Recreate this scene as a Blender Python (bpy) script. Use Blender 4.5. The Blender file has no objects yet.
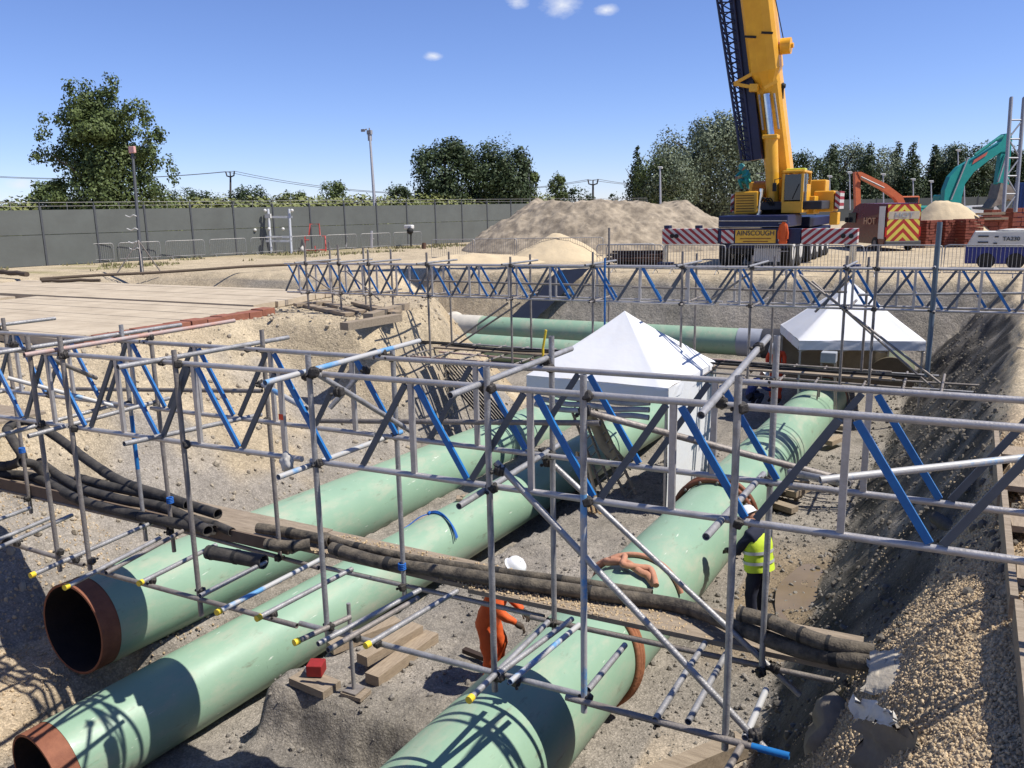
import bpy, bmesh, math, random
from mathutils import Vector, Matrix, noise, Euler
random.seed(7)
sc = bpy.context.scene
COL = sc.collection
PI = math.pi
# ---------------------------------------------------------------- camera frame and survey helpers
F = 830.0; P = math.radians(11.85); RO = math.radians(1.15); EYE = Vector((0, 0, 2.55))
fwd = Vector((0, math.cos(P), -math.sin(P))); up0 = Vector((0, math.sin(P), math.cos(P))); r0 = Vector((1, 0, 0))
right = math.cos(RO)*r0 - math.sin(RO)*up0; upv = math.cos(RO)*up0 + math.sin(RO)*r0
U = Vector((.88, -.475, 0)).normalized(); V = Vector((-U.y, U.x, 0)); SITE = math.atan2(U.y, U.x)
def ray(x, y): return fwd + right*((x-512)/F) + upv*((384-y)/F)
def ab(p): return Vector((p.dot(U), p.dot(V), p.z))
def at(x, y, z):            # sight line meets a level plane -> site point
    d = ray(x, y); return ab(EYE + d*((z-EYE.z)/d.z))
def atd(x, y, dep): return ab(EYE + ray(x, y)*dep)
def onb(x, y, b):
    d = ray(x, y); return ab(EYE + d*(b/d.dot(V)))
def W(a, b, z=0): return U*a + V*b + Vector((0, 0, z))
# ---------------------------------------------------------------- materials
MATS = {}
def mat(name, col, rough=.6, metal=0., col2=None, scale=6., bump=0., bscale=40., detail=6., contrast=.25, spec=.4, stretch=None, trans=0.):
    if name in MATS: return MATS[name]
    m = bpy.data.materials.new(name); m.use_nodes = True; nt = m.node_tree; N = nt.nodes; L = nt.links
    b = N['Principled BSDF']; b.inputs['Roughness'].default_value = rough; b.inputs['Metallic'].default_value = metal
    b.inputs['Specular IOR Level'].default_value = spec
    if col2 is None: col2 = tuple(c*.72 for c in col)
    tc = N.new('ShaderNodeTexCoord'); src = tc.outputs['Object']
    if stretch:
        mp = N.new('ShaderNodeMapping'); mp.inputs['Scale'].default_value = stretch; L.new(src, mp.inputs[0]); src = mp.outputs[0]
    n = N.new('ShaderNodeTexNoise'); n.inputs['Scale'].default_value = scale; n.inputs['Detail'].default_value = detail; n.inputs['Roughness'].default_value = .65
    L.new(src, n.inputs['Vector'])
    r = N.new('ShaderNodeValToRGB'); r.color_ramp.elements[0].position = .5-contrast; r.color_ramp.elements[1].position = .5+contrast
    r.color_ramp.elements[0].color = (*col2, 1); r.color_ramp.elements[1].color = (*col, 1)
    L.new(n.outputs['Fac'], r.inputs[0]); L.new(r.outputs[0], b.inputs['Base Color'])
    if trans:
        b.inputs['Transmission Weight'].default_value = trans
    if bump:
        n2 = N.new('ShaderNodeTexNoise'); n2.inputs['Scale'].default_value = bscale; n2.inputs['Detail'].default_value = 5
        L.new(src, n2.inputs['Vector'])
        bp = N.new('ShaderNodeBump'); bp.inputs['Strength'].default_value = bump; bp.inputs['Distance'].default_value = .02
        L.new(n2.outputs['Fac'], bp.inputs['Height']); L.new(bp.outputs[0], b.inputs['Normal'])
    MATS[name] = m; return m
def stripe_mat(name, c1, c2, k, ax=(1, 0, 1), chev=False, x0=0.):
    m = bpy.data.materials.new(name); m.use_nodes = True; nt = m.node_tree; N = nt.nodes; L = nt.links; b = N['Principled BSDF']
    b.inputs['Roughness'].default_value = .4
    tc = N.new('ShaderNodeTexCoord'); sp = N.new('ShaderNodeSeparateXYZ'); L.new(tc.outputs['Object'], sp.inputs[0])
    def M(op, a, bb=None, c=None):
        n = N.new('ShaderNodeMath'); n.operation = op
        for i, v in enumerate((a, bb, c)):
            if v is None: continue
            if isinstance(v, (int, float)): n.inputs[i].default_value = v
            else: L.new(v, n.inputs[i])
        return n.outputs[0]
    xx = M('ADD', sp.outputs[0], -x0)
    if chev: xx = M('ABSOLUTE', xx)
    s = M('ADD', M('MULTIPLY', xx, ax[0]), M('MULTIPLY', sp.outputs[2], ax[2]))
    fr = M('FRACT', M('MULTIPLY', s, k)); g = M('GREATER_THAN', fr, .5)
    mx = N.new('ShaderNodeMixRGB'); mx.inputs[1].default_value = (*c1, 1); mx.inputs[2].default_value = (*c2, 1); L.new(g, mx.inputs[0])
    n = N.new('ShaderNodeTexNoise'); n.inputs['Scale'].default_value = 5; n.inputs['Detail'].default_value = 8
    L.new(tc.outputs['Object'], n.inputs['Vector'])
    mm = N.new('ShaderNodeMixRGB'); mm.blend_type = 'MULTIPLY'; mm.inputs[0].default_value = .35; L.new(mx.outputs[0], mm.inputs[1]); L.new(n.outputs['Fac'], mm.inputs[2])
    L.new(mm.outputs[0], b.inputs['Base Color']); MATS[name] = m; return m
galv = mat('galvanised_steel', (.40, .39, .38), .48, .4, (.22, .21, .20), 9, .25, 60, contrast=.22, stretch=(1, 1, 1))
galv_old = mat('weathered_steel', (.31, .28, .25), .58, .35, (.16, .135, .115), 7, .3, 60)
alu = mat('aluminium', (.50, .475, .455), .42, .45, (.35, .325, .30), 12, .15, 60)
blue = mat('blue_paint', (.014, .155, .40), .4, 0, (.01, .10, .30), 8, .1, 40)
blue_worn = mat('worn_blue_paint', (.12, .29, .50), .5, .1, (.42, .41, .39), 2.2, .1, 40, contrast=.10)
for e_, v_ in zip([n for n in blue_worn.node_tree.nodes if n.type == 'VALTORGB'][0].color_ramp.elements, (.53, .60)): e_.position = v_
rustred = mat('reddish_tube', (.42, .25, .20), .6, .2, (.36, .32, .30), 4, .2, 60, contrast=.15)
coupler_m = mat('dirty_coupler_steel', (.085, .075, .065), .6, .5, (.03, .028, .026), 30, .4, 80)
green = mat('green_pipe_coating', (.25, .37, .255), .45, 0, (.21, .325, .23), 1.6, .06, 25, detail=10, contrast=.3, spec=.5)
def dirty_pipe(m):
    nt = m.node_tree; N = nt.nodes; L = nt.links; b = N['Principled BSDF']; src = b.inputs['Base Color'].links[0].from_socket
    tc = N.new('ShaderNodeTexCoord'); 
    def nz_(scale, stretch, lo, hi, det=8):
        mp = N.new('ShaderNodeMapping'); mp.inputs['Scale'].default_value = stretch; L.new(tc.outputs['Object'], mp.inputs[0]); n = N.new('ShaderNodeTexNoise'); n.inputs['Scale'].default_value = scale; n.inputs['Detail'].default_value = det; n.inputs['Roughness'].default_value = .7; L.new(mp.outputs[0], n.inputs['Vector'])
        r = N.new('ShaderNodeMapRange'); r.inputs[1].default_value = lo; r.inputs[2].default_value = hi; L.new(n.outputs['Fac'], r.inputs[0]); return r.outputs[0]
    def mixin(f, c, k):
        nonlocal src
        mu = N.new('ShaderNodeMath'); mu.operation = 'MULTIPLY'; mu.inputs[1].default_value = k; L.new(f, mu.inputs[0]); mx = N.new('ShaderNodeMixRGB'); mx.inputs[2].default_value = (*c, 1); L.new(mu.outputs[0], mx.inputs[0]); L.new(src, mx.inputs[1]); src = mx.outputs[0]
    mixin(nz_(2.2, (1, .35, 1), .50, .72), (.40, .37, .28), .75)       # dust
    mixin(nz_(7, (1, .25, 1), .60, .70), (.16, .17, .12), .7)          # smears of mud
    mixin(nz_(26, (.3, 2.2, .3), .70, .74, 3), (.07, .10, .075), .8)    # scuffs round the pipe
    mixin(nz_(19, (1, .12, 1), .71, .745, 2), (.62, .64, .55), .8)      # pale scratches along it
    L.new(src, b.inputs['Base Color'])
    r = N.new('ShaderNodeMapRange'); L.new(nz_(2.2, (1, .35, 1), .4, .7), r.inputs[0]); r.inputs[3].default_value = .38; r.inputs[4].default_value = .65; L.new(r.outputs[0], b.inputs['Roughness'])
dirty_pipe(green)
rust = mat('bare_rusty_steel', (.27, .105, .055), .75, .1, (.16, .055, .03), 6, .3, 50)
inner = mat('pipe_bore', (.035, .022, .018), .8, .0, (.012, .009, .010), 5, .2, 30)
yellow = mat('crane_yellow', (.80, .42, .03), .38, 0, (.66, .31, .02), 1.4, .05, 20, contrast=.2)
navy = mat('navy_paint', (.012, .02, .075), .4, 0, (.008, .012, .04), 3)
black = mat('black_rubber', (.022, .021, .020), .75, 0, (.012, .012, .012), 12, .3, 40)
hose_m = mat('dusty_black_hose', (.075, .066, .055), .8, 0, (.016, .015, .015), 5, .35, 45, contrast=.2)
wood = mat('sawn_timber', (.38, .30, .21), .8, 0, (.20, .15, .10), 6, .3, 60, stretch=(8, 1, 8))
wood_grey = mat('weathered_timber', (.36, .29, .21), .85, 0, (.17, .13, .09), 4, .4, 40, stretch=(1, 7, 7))
wood_pale = mat('new_timber', (.62, .44, .23), .7, 0, (.46, .30, .15), 6, .2, 40)
mat_red = mat('red_hardwood', (.30, .12, .07), .8, 0, (.17, .06, .04), 5, .3, 30)
white = mat('white_canvas', (.66, .645, .62), .75, 0, (.66, .67, .69), 3, .25, 6, contrast=.3, spec=.2)
tan = mat('tan_canvas', (.33, .27, .19), .8, 0, (.22, .18, .12), 3, .3, 10)
geo = mat('geotextile', (.62, .60, .56), .9, 0, (.36, .33, .28), 4, .5, 20)
geo_dirty = mat('muddy_geotextile', (.23, .20, .16), .9, 0, (.13, .11, .085), 4, .6, 12)
glass = mat('dark_glass', (.012, .016, .02), .12, 0, (.015, .02, .03), 2, spec=.8)
red_paint = mat('red_paint', (.42, .022, .018), .35, 0, (.30, .02, .016), 3)
teal = mat('teal_paint', (.015, .25, .215), .4, 0, (.01, .19, .165), 3)
orange_paint = mat('orange_paint', (.55, .13, .035), .5, 0, (.42, .09, .03), 4)
chrome = mat('chromed_rod', (.7, .7, .7), .15, 1.)
whitep = mat('white_paint', (.68, .67, .63), .45, 0, (.56, .54, .49), 2)
fence_m = mat('grey_fence_panel', (.125, .135, .122), .75, 0, (.095, .10, .09), .8, .15, 6)
fence_post = mat('fence_post_steel', (.10, .105, .11), .6, .3)
yellow_cap = mat('yellow_plastic', (.80, .60, .04), .4, 0, (.68, .45, .03), 8)
leaf_a = mat('leaf_mid_green', (.115, .15, .042), .6, 0, (.04, .06, .018), .9, contrast=.2, spec=.25)
leaf_b = mat('leaf_dark_green', (.058, .085, .030), .6, 0, (.022, .036, .014), .9, contrast=.2, spec=.25)
leaf_c = mat('leaf_silver_green', (.21, .24, .155), .6, 0, (.075, .10, .05), .7, contrast=.2, spec=.25)
leaf_d = mat('leaf_olive_hedge', (.20, .21, .07), .6, 0, (.11, .135, .045), .5, contrast=.2, spec=.25)
bark = mat('tree_bark', (.10, .075, .05), .9)
skin_m = mat('skin', (.42, .22, .14), .5, 0, (.36, .18, .11), 10)
hivis_o = mat('orange_workwear', (.72, .115, .02), .75, 0, (.50, .075, .015), 5, .5, 9)
hivis_r = mat('red_orange_workwear', (.72, .085, .03), .75, 0, (.5, .05, .02), 5, .5, 9)
hivis_y = mat('yellow_vest', (.62, .78, .05), .7, 0, (.48, .62, .04), 5, .4, 9)
silver = mat('reflective_band', (.6, .6, .6), .4, .2)
darkblue = mat('navy_workwear', (.018, .022, .045), .85, 0, (.010, .012, .025), 5, .4, 9)
tealw = mat('teal_workwear', (.03, .30, .28), .8)
helmet_m = mat('white_helmet_plastic', (.80, .80, .79), .3, 0, (.76, .76, .75), 3)
boot_m = mat('brown_boot_leather', (.06, .04, .025), .7)
rope_m = mat('blue_rope', (.01, .12, .42), .7, 0, (.01, .08, .3), 20)
sling_m = mat('muddy_orange_sling', (.50, .25, .16), .9, 0, (.33, .15, .085), 6, .5, 20)
rock_m = mat('limestone_chips', (.60, .465, .29), .9, 0, (.30, .22, .135), 14, .2, 40, contrast=.2)
rock_grey = mat('grey_rubble', (.30, .27, .235), .9, 0, (.17, .155, .135), 2.2, .3, 20, contrast=.2)
# ---------------------------------------------------------------- object helpers
BASE = {}
def tag(o, label=None, cat=None, group=None, kind=None):
    if label: o['label'] = label
    if cat: o['category'] = cat
    if group: o['group'] = group
    if kind: o['kind'] = kind
    return o
def thing(name, label, cat, base=(0, 0, 0), group=None):
    o = bpy.data.objects.new(name, None); COL.objects.link(o); o.empty_display_size = .3
    o.location = W(*base); o.rotation_euler = (0, 0, SITE); BASE[o.name] = Vector(base)
    return tag(o, label, cat, group)
class MB:
    """collects faces in site coordinates (a, b, z) and links them as ONE mesh object"""
    def __init__(s, M=None): s.v = []; s.f = []; s.sm = []; s.mi = []; s.M = M or Matrix(); s.cur = 0
    def add(s, vs, fs, smooth=False):
        o = len(s.v); s.v += [s.M @ Vector(p) for p in vs]
        for f in fs: s.f.append([i+o for i in f]); s.sm.append(smooth); s.mi.append(s.cur)
        return s
    def box(s, c, d, R=None, bev=0.):
        c = Vector(c); hx, hy, hz = d[0]/2, d[1]/2, d[2]/2; R = R or Matrix.Identity(3)
        if bev <= 0:
            vs = [c + R @ Vector((x*hx, y*hy, z*hz)) for x in (-1, 1) for y in (-1, 1) for z in (-1, 1)]
            return s.add(vs, [(0, 1, 3, 2), (4, 6, 7, 5), (0, 4, 5, 1), (2, 3, 7, 6), (0, 2, 6, 4), (1, 5, 7, 3)])
        bm = bmesh.new(); bmesh.ops.create_cube(bm, size=1)
        for v in bm.verts: v.co = Vector((v.co.x*d[0], v.co.y*d[1], v.co.z*d[2]))
        bmesh.ops.bevel(bm, geom=bm.edges[:], offset=bev, segments=2, affect='EDGES', profile=.5)
        bm.verts.index_update(); s.add([c + R @ v.co for v in bm.verts], [[v.index for v in f.verts] for f in bm.faces]); bm.free(); return s
    def beam(s, p, q, w, h, up=(0, 0, 1)):
        p = Vector(p); q = Vector(q); d = (q-p); L = d.length; y = d/L; x = y.cross(Vector(up))
        if x.length < 1e-4: x = y.cross(Vector((1, 0, 0)))
        x.normalize(); z = x.cross(y); R = Matrix((x, y, z)).transposed()
        return s.box((p+q)/2, (w, L, h), R)
    def tube(s, p, q, r, n=10, r2=None, hollow=False):
        return s.path([p, q], r, n, r2=r2, hollow=hollow)
    def path(s, pts, r, n=10, r2=None, hollow=False, rs=None, closed=False):
        pts = [Vector(p) for p in pts]; m = len(pts); vs = []; fs = []; nrm = None
        for i, p in enumerate(pts):
            if closed: t = (pts[(i+1) % m]-pts[i-1])
            else: t = (pts[min(i+1, m-1)]-pts[max(i-1, 0)])
            t.normalize()
            if nrm is None:
                nrm = t.cross(Vector((0, 0, 1)));
                if nrm.length < .05: nrm = t.cross(Vector((1, 0, 0)))
            nrm = (nrm - t*nrm.dot(t)).normalized(); bn = t.cross(nrm)
            rr = rs[i] if rs else (r if r2 is None else r + (r2-r)*i/(m-1))
            for k in range(n):
                a = 2*PI*k/n; vs.append(p + (nrm*math.cos(a) + bn*math.sin(a))*rr)
        for i in range(m if closed else m-1):
            j = (i+1) % m
            for k in range(n): fs.append((i*n+k, i*n+(k+1) % n, j*n+(k+1) % n, j*n+k))
        s.add(vs, fs, True)
        if not closed and not hollow:
            s.add(vs[:n], [list(range(n))[::-1]]); s.add(vs[-n:], [list(range(n))])
        if hollow and not closed:   # show the wall thickness and a dark bore
            for (k0, dr) in ((0, 1), (m-1, -1)):
                pp = pts[k0]; t = (pts[1]-pts[0] if k0 == 0 else pts[-1]-pts[-2]).normalized()*dr
                ring = vs[k0*n:(k0+1)*n]; inn = [pp+(x-pp)*.84 for x in ring]; deep = [x + t*r*2 for x in inn]
                s.add(ring+inn, [(k, (k+1) % n, n+(k+1) % n, n+k) for k in range(n)])
                s.add(inn+deep, [(k, (k+1) % n, n+(k+1) % n, n+k) for k in range(n)]); s.add(deep, [list(range(n))])
        return s
    def blob(s, c, r, seed=0, sub=2, amp=.25, fr=1.3, sq=(1, 1, 1), smooth=True):
        bm = bmesh.new(); bmesh.ops.create_icosphere(bm, subdivisions=sub, radius=1)
        c = Vector(c); vs = []
        for v in bm.verts:
            k = 1 + amp*noise.noise(v.co*fr + Vector((seed*7.3, seed*3.1, seed)))
            vs.append(c + Vector((v.co.x*r*k*sq[0], v.co.y*r*k*sq[1], v.co.z*r*k*sq[2])))
        bm.verts.index_update(); s.add(vs, [[v.index for v in f.verts] for f in bm.faces], smooth); bm.free(); return s
    def prism(s, outline, o, ex, ez, th, cap=True):
        """outline in a plane (ex, ez) through o, thickness th along ex x ez"""
        o = Vector(o); ex = Vector(ex).normalized(); ez = Vector(ez).normalized(); n = ex.cross(ez)
        A = [o + ex*x + ez*z - n*th/2 for x, z in outline]; B = [p + n*th for p in A]; m = len(A)
        s.add(A+B, [list(range(m))[::-1], [i+m for i in range(m)]] + [(i, (i+1) % m, m+(i+1) % m, m+i) for i in range(m)])
        return s
    def build(s, name, m, parent=None, base=None):
        if parent is not None and base is None: base = BASE[parent.name]
        b = Vector(base) if base is not None else Vector((0, 0, 0))
        me = bpy.data.meshes.new(name); me.from_pydata([p-b for p in s.v], [], s.f)
        for p, sm, mi in zip(me.polygons, s.sm, s.mi): p.use_smooth = sm; p.material_index = mi
        for x in (m if isinstance(m, (list, tuple)) else [m]): me.materials.append(x)
        me.update(); o = bpy.data.objects.new(name, me); COL.objects.link(o)
        if parent is not None: o.parent = parent; BASE[o.name] = b
        else:
            o.location = W(*b); o.rotation_euler = (0, 0, SITE); BASE[o.name] = b
        return o
def solo(mb, name, m, label, cat, base, group=None, kind=None):
    return tag(mb.build(name, m, None, base), label, cat, group, kind)
def lone_structure(mb, name, m, base=(0, 0, 0)):
    o = mb.build(name, m, None, base); o['kind'] = 'structure'; return o
def copy_tree(o, parent=None):
    c = o.copy(); COL.objects.link(c); c.parent = parent; BASE[c.name] = BASE[o.name]
    for ch in list(o.children): copy_tree(ch, c)
    return c
def text_part(txt, size, org, ex, ez, m, parent, name='lettering', depth=.01, align='CENTER', fat=.01, width=None):
    cu = bpy.data.curves.new('t', 'FONT'); cu.body = txt; cu.size = size; cu.extrude = depth; cu.align_x = align; cu.align_y = 'CENTER'; cu.offset = size*fat
    to = bpy.data.objects.new('t', cu); COL.objects.link(to); bpy.context.view_layer.update()
    dg = bpy.context.evaluated_depsgraph_get(); me = bpy.data.meshes.new_from_object(to.evaluated_get(dg))
    bpy.data.objects.remove(to); org = Vector(org); ex = Vector(ex).normalized(); ez = Vector(ez).normalized(); n = ex.cross(ez)
    k = 1.
    if width:
        xs = [v.co.x for v in me.vertices]; k = width/(max(xs)-min(xs))
    mb = MB(); mb.add([org + ex*v.co.x*k + ez*v.co.y + n*v.co.z for v in me.vertices], [list(p.vertices) for p in me.polygons])
    bpy.data.meshes.remove(me); return mb.build(name, m, parent)
# ---------------------------------------------------------------- world, sun, camera
SUN_EL = 58; SUN_AZ = 103
w = bpy.data.worlds.new('World'); sc.world = w; w.use_nodes = True; nt = w.node_tree; N = nt.nodes; L = nt.links
bg = N['Background']; sky = N.new('ShaderNodeTexSky'); sky.sky_type = 'NISHITA'; sky.sun_disc = False
sky.sun_elevation = math.radians(SUN_EL); sky.sun_rotation = math.radians(SUN_AZ); sky.altitude = 1500; sky.air_density = 1.0; sky.dust_density = .0; sky.ozone_density = 5
# a few small fair-weather clouds as noise over the sky direction
tc = N.new('ShaderNodeTexCoord')
def cloudmask(d, rad, sc_):
    d = Vector(d).normalized()
    s_ = N.new('ShaderNodeVectorMath'); s_.operation = 'SUBTRACT'; s_.inputs[1].default_value = d; L.new(tc.outputs['Generated'], s_.inputs[0])
    m_ = N.new('ShaderNodeVectorMath'); m_.operation = 'MULTIPLY'; m_.inputs[1].default_value = (1, 1, 2.1); L.new(s_.outputs[0], m_.inputs[0])
    dp = N.new('ShaderNodeVectorMath'); dp.operation = 'LENGTH'; L.new(m_.outputs[0], dp.inputs[0])
    mp = N.new('ShaderNodeMapRange'); mp.inputs['From Min'].default_value = rad; mp.inputs['From Max'].default_value = 0.; L.new(dp.outputs['Value'], mp.inputs['Value'])
    nz = N.new('ShaderNodeTexNoise'); nz.inputs['Scale'].default_value = sc_; nz.inputs['Detail'].default_value = 8; nz.inputs['Roughness'].default_value = .62
    ma = N.new('ShaderNodeMapping'); ma.inputs['Scale'].default_value = (1, 1, 2.2); L.new(tc.outputs['Generated'], ma.inputs[0]); L.new(ma.outputs[0], nz.inputs['Vector'])
    ml = N.new('ShaderNodeMath'); ml.operation = 'MULTIPLY'; L.new(mp.outputs[0], ml.inputs[0]); L.new(nz.outputs['Fac'], ml.inputs[1])
    rr = N.new('ShaderNodeMapRange'); rr.inputs['From Min'].default_value = .16; rr.inputs['From Max'].default_value = .62; L.new(ml.outputs[0], rr.inputs['Value'])
    return rr.outputs[0]
ms = [cloudmask(ray(561, 6), .042, 30), cloudmask(ray(606, 10), .022, 46), cloudmask(ray(433, 56), .018, 50), cloudmask(ray(22, 183), .024, 36), cloudmask(ray(518, 2), .022, 50)]
acc = ms[0]
for q in ms[1:]:
    mxn = N.new('ShaderNodeMath'); mxn.operation = 'MAXIMUM'; L.new(acc, mxn.inputs[0]); L.new(q, mxn.inputs[1]); acc = mxn.outputs[0]
hs = N.new('ShaderNodeHueSaturation'); hs.inputs['Saturation'].default_value = 1.0; tn = N.new('ShaderNodeMixRGB'); tn.blend_type = 'MULTIPLY'; tn.inputs[0].default_value = 1; tn.inputs[2].default_value = (.95, .935, 1.18, 1); L.new(sky.outputs[0], tn.inputs[1]); L.new(tn.outputs[0], hs.inputs['Color'])
mixc = N.new('ShaderNodeMixRGB'); mixc.inputs[2].default_value = (6.6, 6.9, 7.6, 1); L.new(acc, mixc.inputs[0]); L.new(hs.outputs[0], mixc.inputs[1])
L.new(mixc.outputs[0], bg.inputs['Color']); bg.inputs['Strength'].default_value = .098
sd = bpy.data.lights.new('sun', 'SUN'); sd.energy = 4.9; sd.angle = math.radians(.53); sd.color = (1, .955, .88)
so = bpy.data.objects.new('sun', sd); COL.objects.link(so)
sv = Vector((math.sin(math.radians(SUN_AZ))*math.cos(math.radians(SUN_EL)), math.cos(math.radians(SUN_AZ))*math.cos(math.radians(SUN_EL)), math.sin(math.radians(SUN_EL))))
so.rotation_euler = sv.to_track_quat('Z', 'Y').to_euler(); so.location = sv*60
cd = bpy.data.cameras.new('camera'); cam = bpy.data.objects.new('camera', cd); COL.objects.link(cam); sc.camera = cam
cd.sensor_width = 36; cd.lens = 36*F/1024; cd.clip_start = .05; cd.clip_end = 6000
cam.matrix_world = Matrix((right, upv, -fwd)).transposed().to_4x4(); cam.location = EYE
sc.view_settings.view_transform = 'Standard'; sc.view_settings.look = 'None'; sc.view_settings.exposure = .42; sc.view_settings.gamma = 1
sc.render.resolution_x = 1024; sc.render.resolution_y = 768
# ---------------------------------------------------------------- ground: one sheet with the excavation in it
def lerp(x, xs, ys):
    if x <= xs[0]: return ys[0]
    for i in range(len(xs)-1):
        if x <= xs[i+1]:
            t = (x-xs[i])/(xs[i+1]-xs[i]); return ys[i]+(ys[i+1]-ys[i])*t
    return ys[-1]
def sst(x, a=0., b=1.):
    t = max(0, min(1, (x-a)/(b-a))); return t*t*(3-2*t)
def nz(a, b, s, k=0.): return noise.noise(Vector((a*s, b*s, k)))
def pit_t(a, b):
    j = .35*nz(a, b, .35, 3) + .16*nz(a, b, 1.1, 5)
    lt = lerp(b, [0, 10, 14.6, 15.7, 18.6, 20.5, 22, 24], [-14.7, -15.2, -15.4, -13.1, -12.5, -13.6, -15, -21.5])
    ltoe = lerp(b, [0, 12, 20, 22.5, 25.5], [-10.8, -10.7, -10.6, -11.5, -19.5])
    rt = lerp(b, [0, 6, 12, 18, 24, 32], [.42, .5, .75, 1.1, 1.35, 1.5]); rtoe = lerp(b, [0, 8, 12, 20, 26], [-1.55, -1.55, -1.5, -1.25, -1.0])
    bt = lerp(a, [-22, -14, -11, -4, 1], [31.3, 29.9, 30., 30.8, 31.4]) ; btoe = bt-1.7
    ft, ftoe = -3.5, -.5
    tl = (a+j-lt)/(ltoe-lt); tr = (rt-a+j*.5)/(rt-rtoe); tb = (bt-b+j*.5)/(bt-btoe); tf = (b-ft)/(ftoe-ft)
    return tl, tr, tb, tf
def ground_z(a, b):
    far = max(abs(a+7)-30, abs(b-16)-24)
    z = 0.
    if far < 0:
        tl, tr, tb, tf = pit_t(a, b); t = min(tl, tr, tb, tf)
        dep = lerp(b, [22.5, 25], [3.25, 2.75])
        # the ledge of clay between the pipes in the foreground
        led = 0.
        if -10.8 < a < -3.3 and b < 22:       # narrow deeper cut for the middle pipe, opening out in the foreground
            pa_ = -9.284+.1073*b; w1 = .12*nz(a, b, 1.3, 41)+.05*nz(a, b, 4, 42)
            g1 = sst(a+w1, pa_-.8, pa_-.55)*(1-sst(a+w1, pa_+1.02+.03*(b-7), pa_+1.27+.03*(b-7)))*(1-sst(b, 20, 21.5))
            g2 = (1-sst(b+w1*1.5+.9*max(0, a+4.9)*-1, 6.62, 6.92))*sst(a, -9.8, -9.3)*(1-sst(a, -3.9, -3.4))
            led = -lerp(b, [14, 20], [.85, .55])*g1 - .6*max(0, g2-g1) + (.06*nz(a, b, 2.2, 43)+.05*nz(a, b, 5.5, 44))*(1-g1)
        e = .03*(nz(a, b, 2.3)+.6*nz(a, b, 5.3, 2))
        if t > 0:
            tt = min(1., t)
            prof = tt if tr > min(tl, tb, tf) else tt**(1.02+.5*(1-sst(b, 6, 8.5)))
            z = -dep*prof
            if tt < 1 and tr <= min(tl, tb, tf)+.01:      # ragged machine-cut right bank: grooves running along the slope
                z += (.07*nz(a*3.2, b*.45, 1.3, 9)+.08*nz(a*1.5+b*.6, b*.4, 1.6, 19))*sst(tt, 0, .25)*sst(b, 5, 9) + .02*nz(a, b, 5.)
            elif tt < 1: z += .22*nz(a, b, .9, 4)*sst(tt, 0, .3)*(1-tt) + .06*nz(a, b, 3.7, 8)
            z += e + led*sst(tt, .95, 1)
            z += .10*(1-sst(t-1, 0, .35))*sst(tt, .9, 1)*(.6+nz(a, b, 1.7, 6)) # crumbled foot of the bank
        else:
            z = e*.7 + .10*math.exp(t*6)*(.5+nz(a, b, .8, 11))
        # shallower cut running off to the left of the matting
        tt = min((b-20.9)/1.2, (27.8-b)/2.6, (a+36)/4)
        if tt > 0 and a < -13: z = min(z, -1.35*sst(min(1, tt))*sst(-a, 13.2, 15.5) + .12*nz(a, b, 1.4, 12))
    else: z = .02*nz(a, b, .4)
    return z
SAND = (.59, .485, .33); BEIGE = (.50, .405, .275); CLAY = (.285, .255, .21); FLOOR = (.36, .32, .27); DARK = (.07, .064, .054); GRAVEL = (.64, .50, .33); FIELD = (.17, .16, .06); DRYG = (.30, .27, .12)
def mixc3(c, d, t): t = max(0, min(1, t)); return tuple(x+(y-x)*t for x, y in zip(c, d))
def ground_col(a, b, z):
    n1 = nz(a, b, .45, 21); n2 = nz(a, b, 1.6, 23); n3 = nz(a, b, .12, 25)
    if z > -.25 or not (-24 < a < 3 and -4 < b < 33):
        c = mixc3(SAND, BEIGE, .5+n1+.4*n2)
        if z < -.3: c = mixc3(CLAY, BEIGE, .45+n1)
        if b < 12 and a > -1: c = mixc3(GRAVEL, BEIGE, .4+n2)
        if -36 < a < -16 and 20 < b < 29 and z < -.2: c = mixc3(CLAY, BEIGE, .55+n2)
        # sparse dry weeds along the fence
        g = sst(-a, 33, 40)*sst(n1+.3*n2, .0, .35)
        if 24 < b < 75: c = mixc3(c, DRYG, g*.8)
        f = max(sst(-a, 62, 70), sst(b, 150, 170), sst(a, 90, 110)); c = mixc3(c, FIELD, f)
        return c
    tl, tr, tb, tf = pit_t(a, b); m = min(tl, tr, tb, tf)
    if m >= .98:
        c = mixc3(FLOOR, CLAY, .35+n1+.5*n2)
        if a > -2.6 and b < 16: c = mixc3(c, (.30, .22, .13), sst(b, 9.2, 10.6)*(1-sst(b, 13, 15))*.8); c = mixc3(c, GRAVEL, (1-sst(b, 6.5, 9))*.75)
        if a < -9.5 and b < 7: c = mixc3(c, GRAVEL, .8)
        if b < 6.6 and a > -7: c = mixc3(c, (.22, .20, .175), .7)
        return c
    if m == tr:      # right bank, grey clay with gravel spilling from the top
        top = 1-tr
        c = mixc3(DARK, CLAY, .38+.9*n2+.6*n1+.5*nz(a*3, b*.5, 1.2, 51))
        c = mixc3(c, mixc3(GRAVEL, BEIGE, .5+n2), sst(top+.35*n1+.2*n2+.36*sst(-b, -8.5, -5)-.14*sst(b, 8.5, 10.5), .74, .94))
        return c
    if m == tb: return mixc3(CLAY, FLOOR, .5+n2+n1) if a > -14 else mixc3(SAND, BEIGE, .3+n2)
    c = mixc3(BEIGE, SAND, .4+n1+n2*.5); c = mixc3(c, FLOOR, sst(tl+.5*n1+.25*n2, .38, .75)); c = mixc3(c, CLAY, sst(tl+.3*n2, .8, 1)*.6)
    if b > 20.5: c = mixc3(SAND, (.52, .40, .25), .4+n1+n2)
    return c
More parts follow.
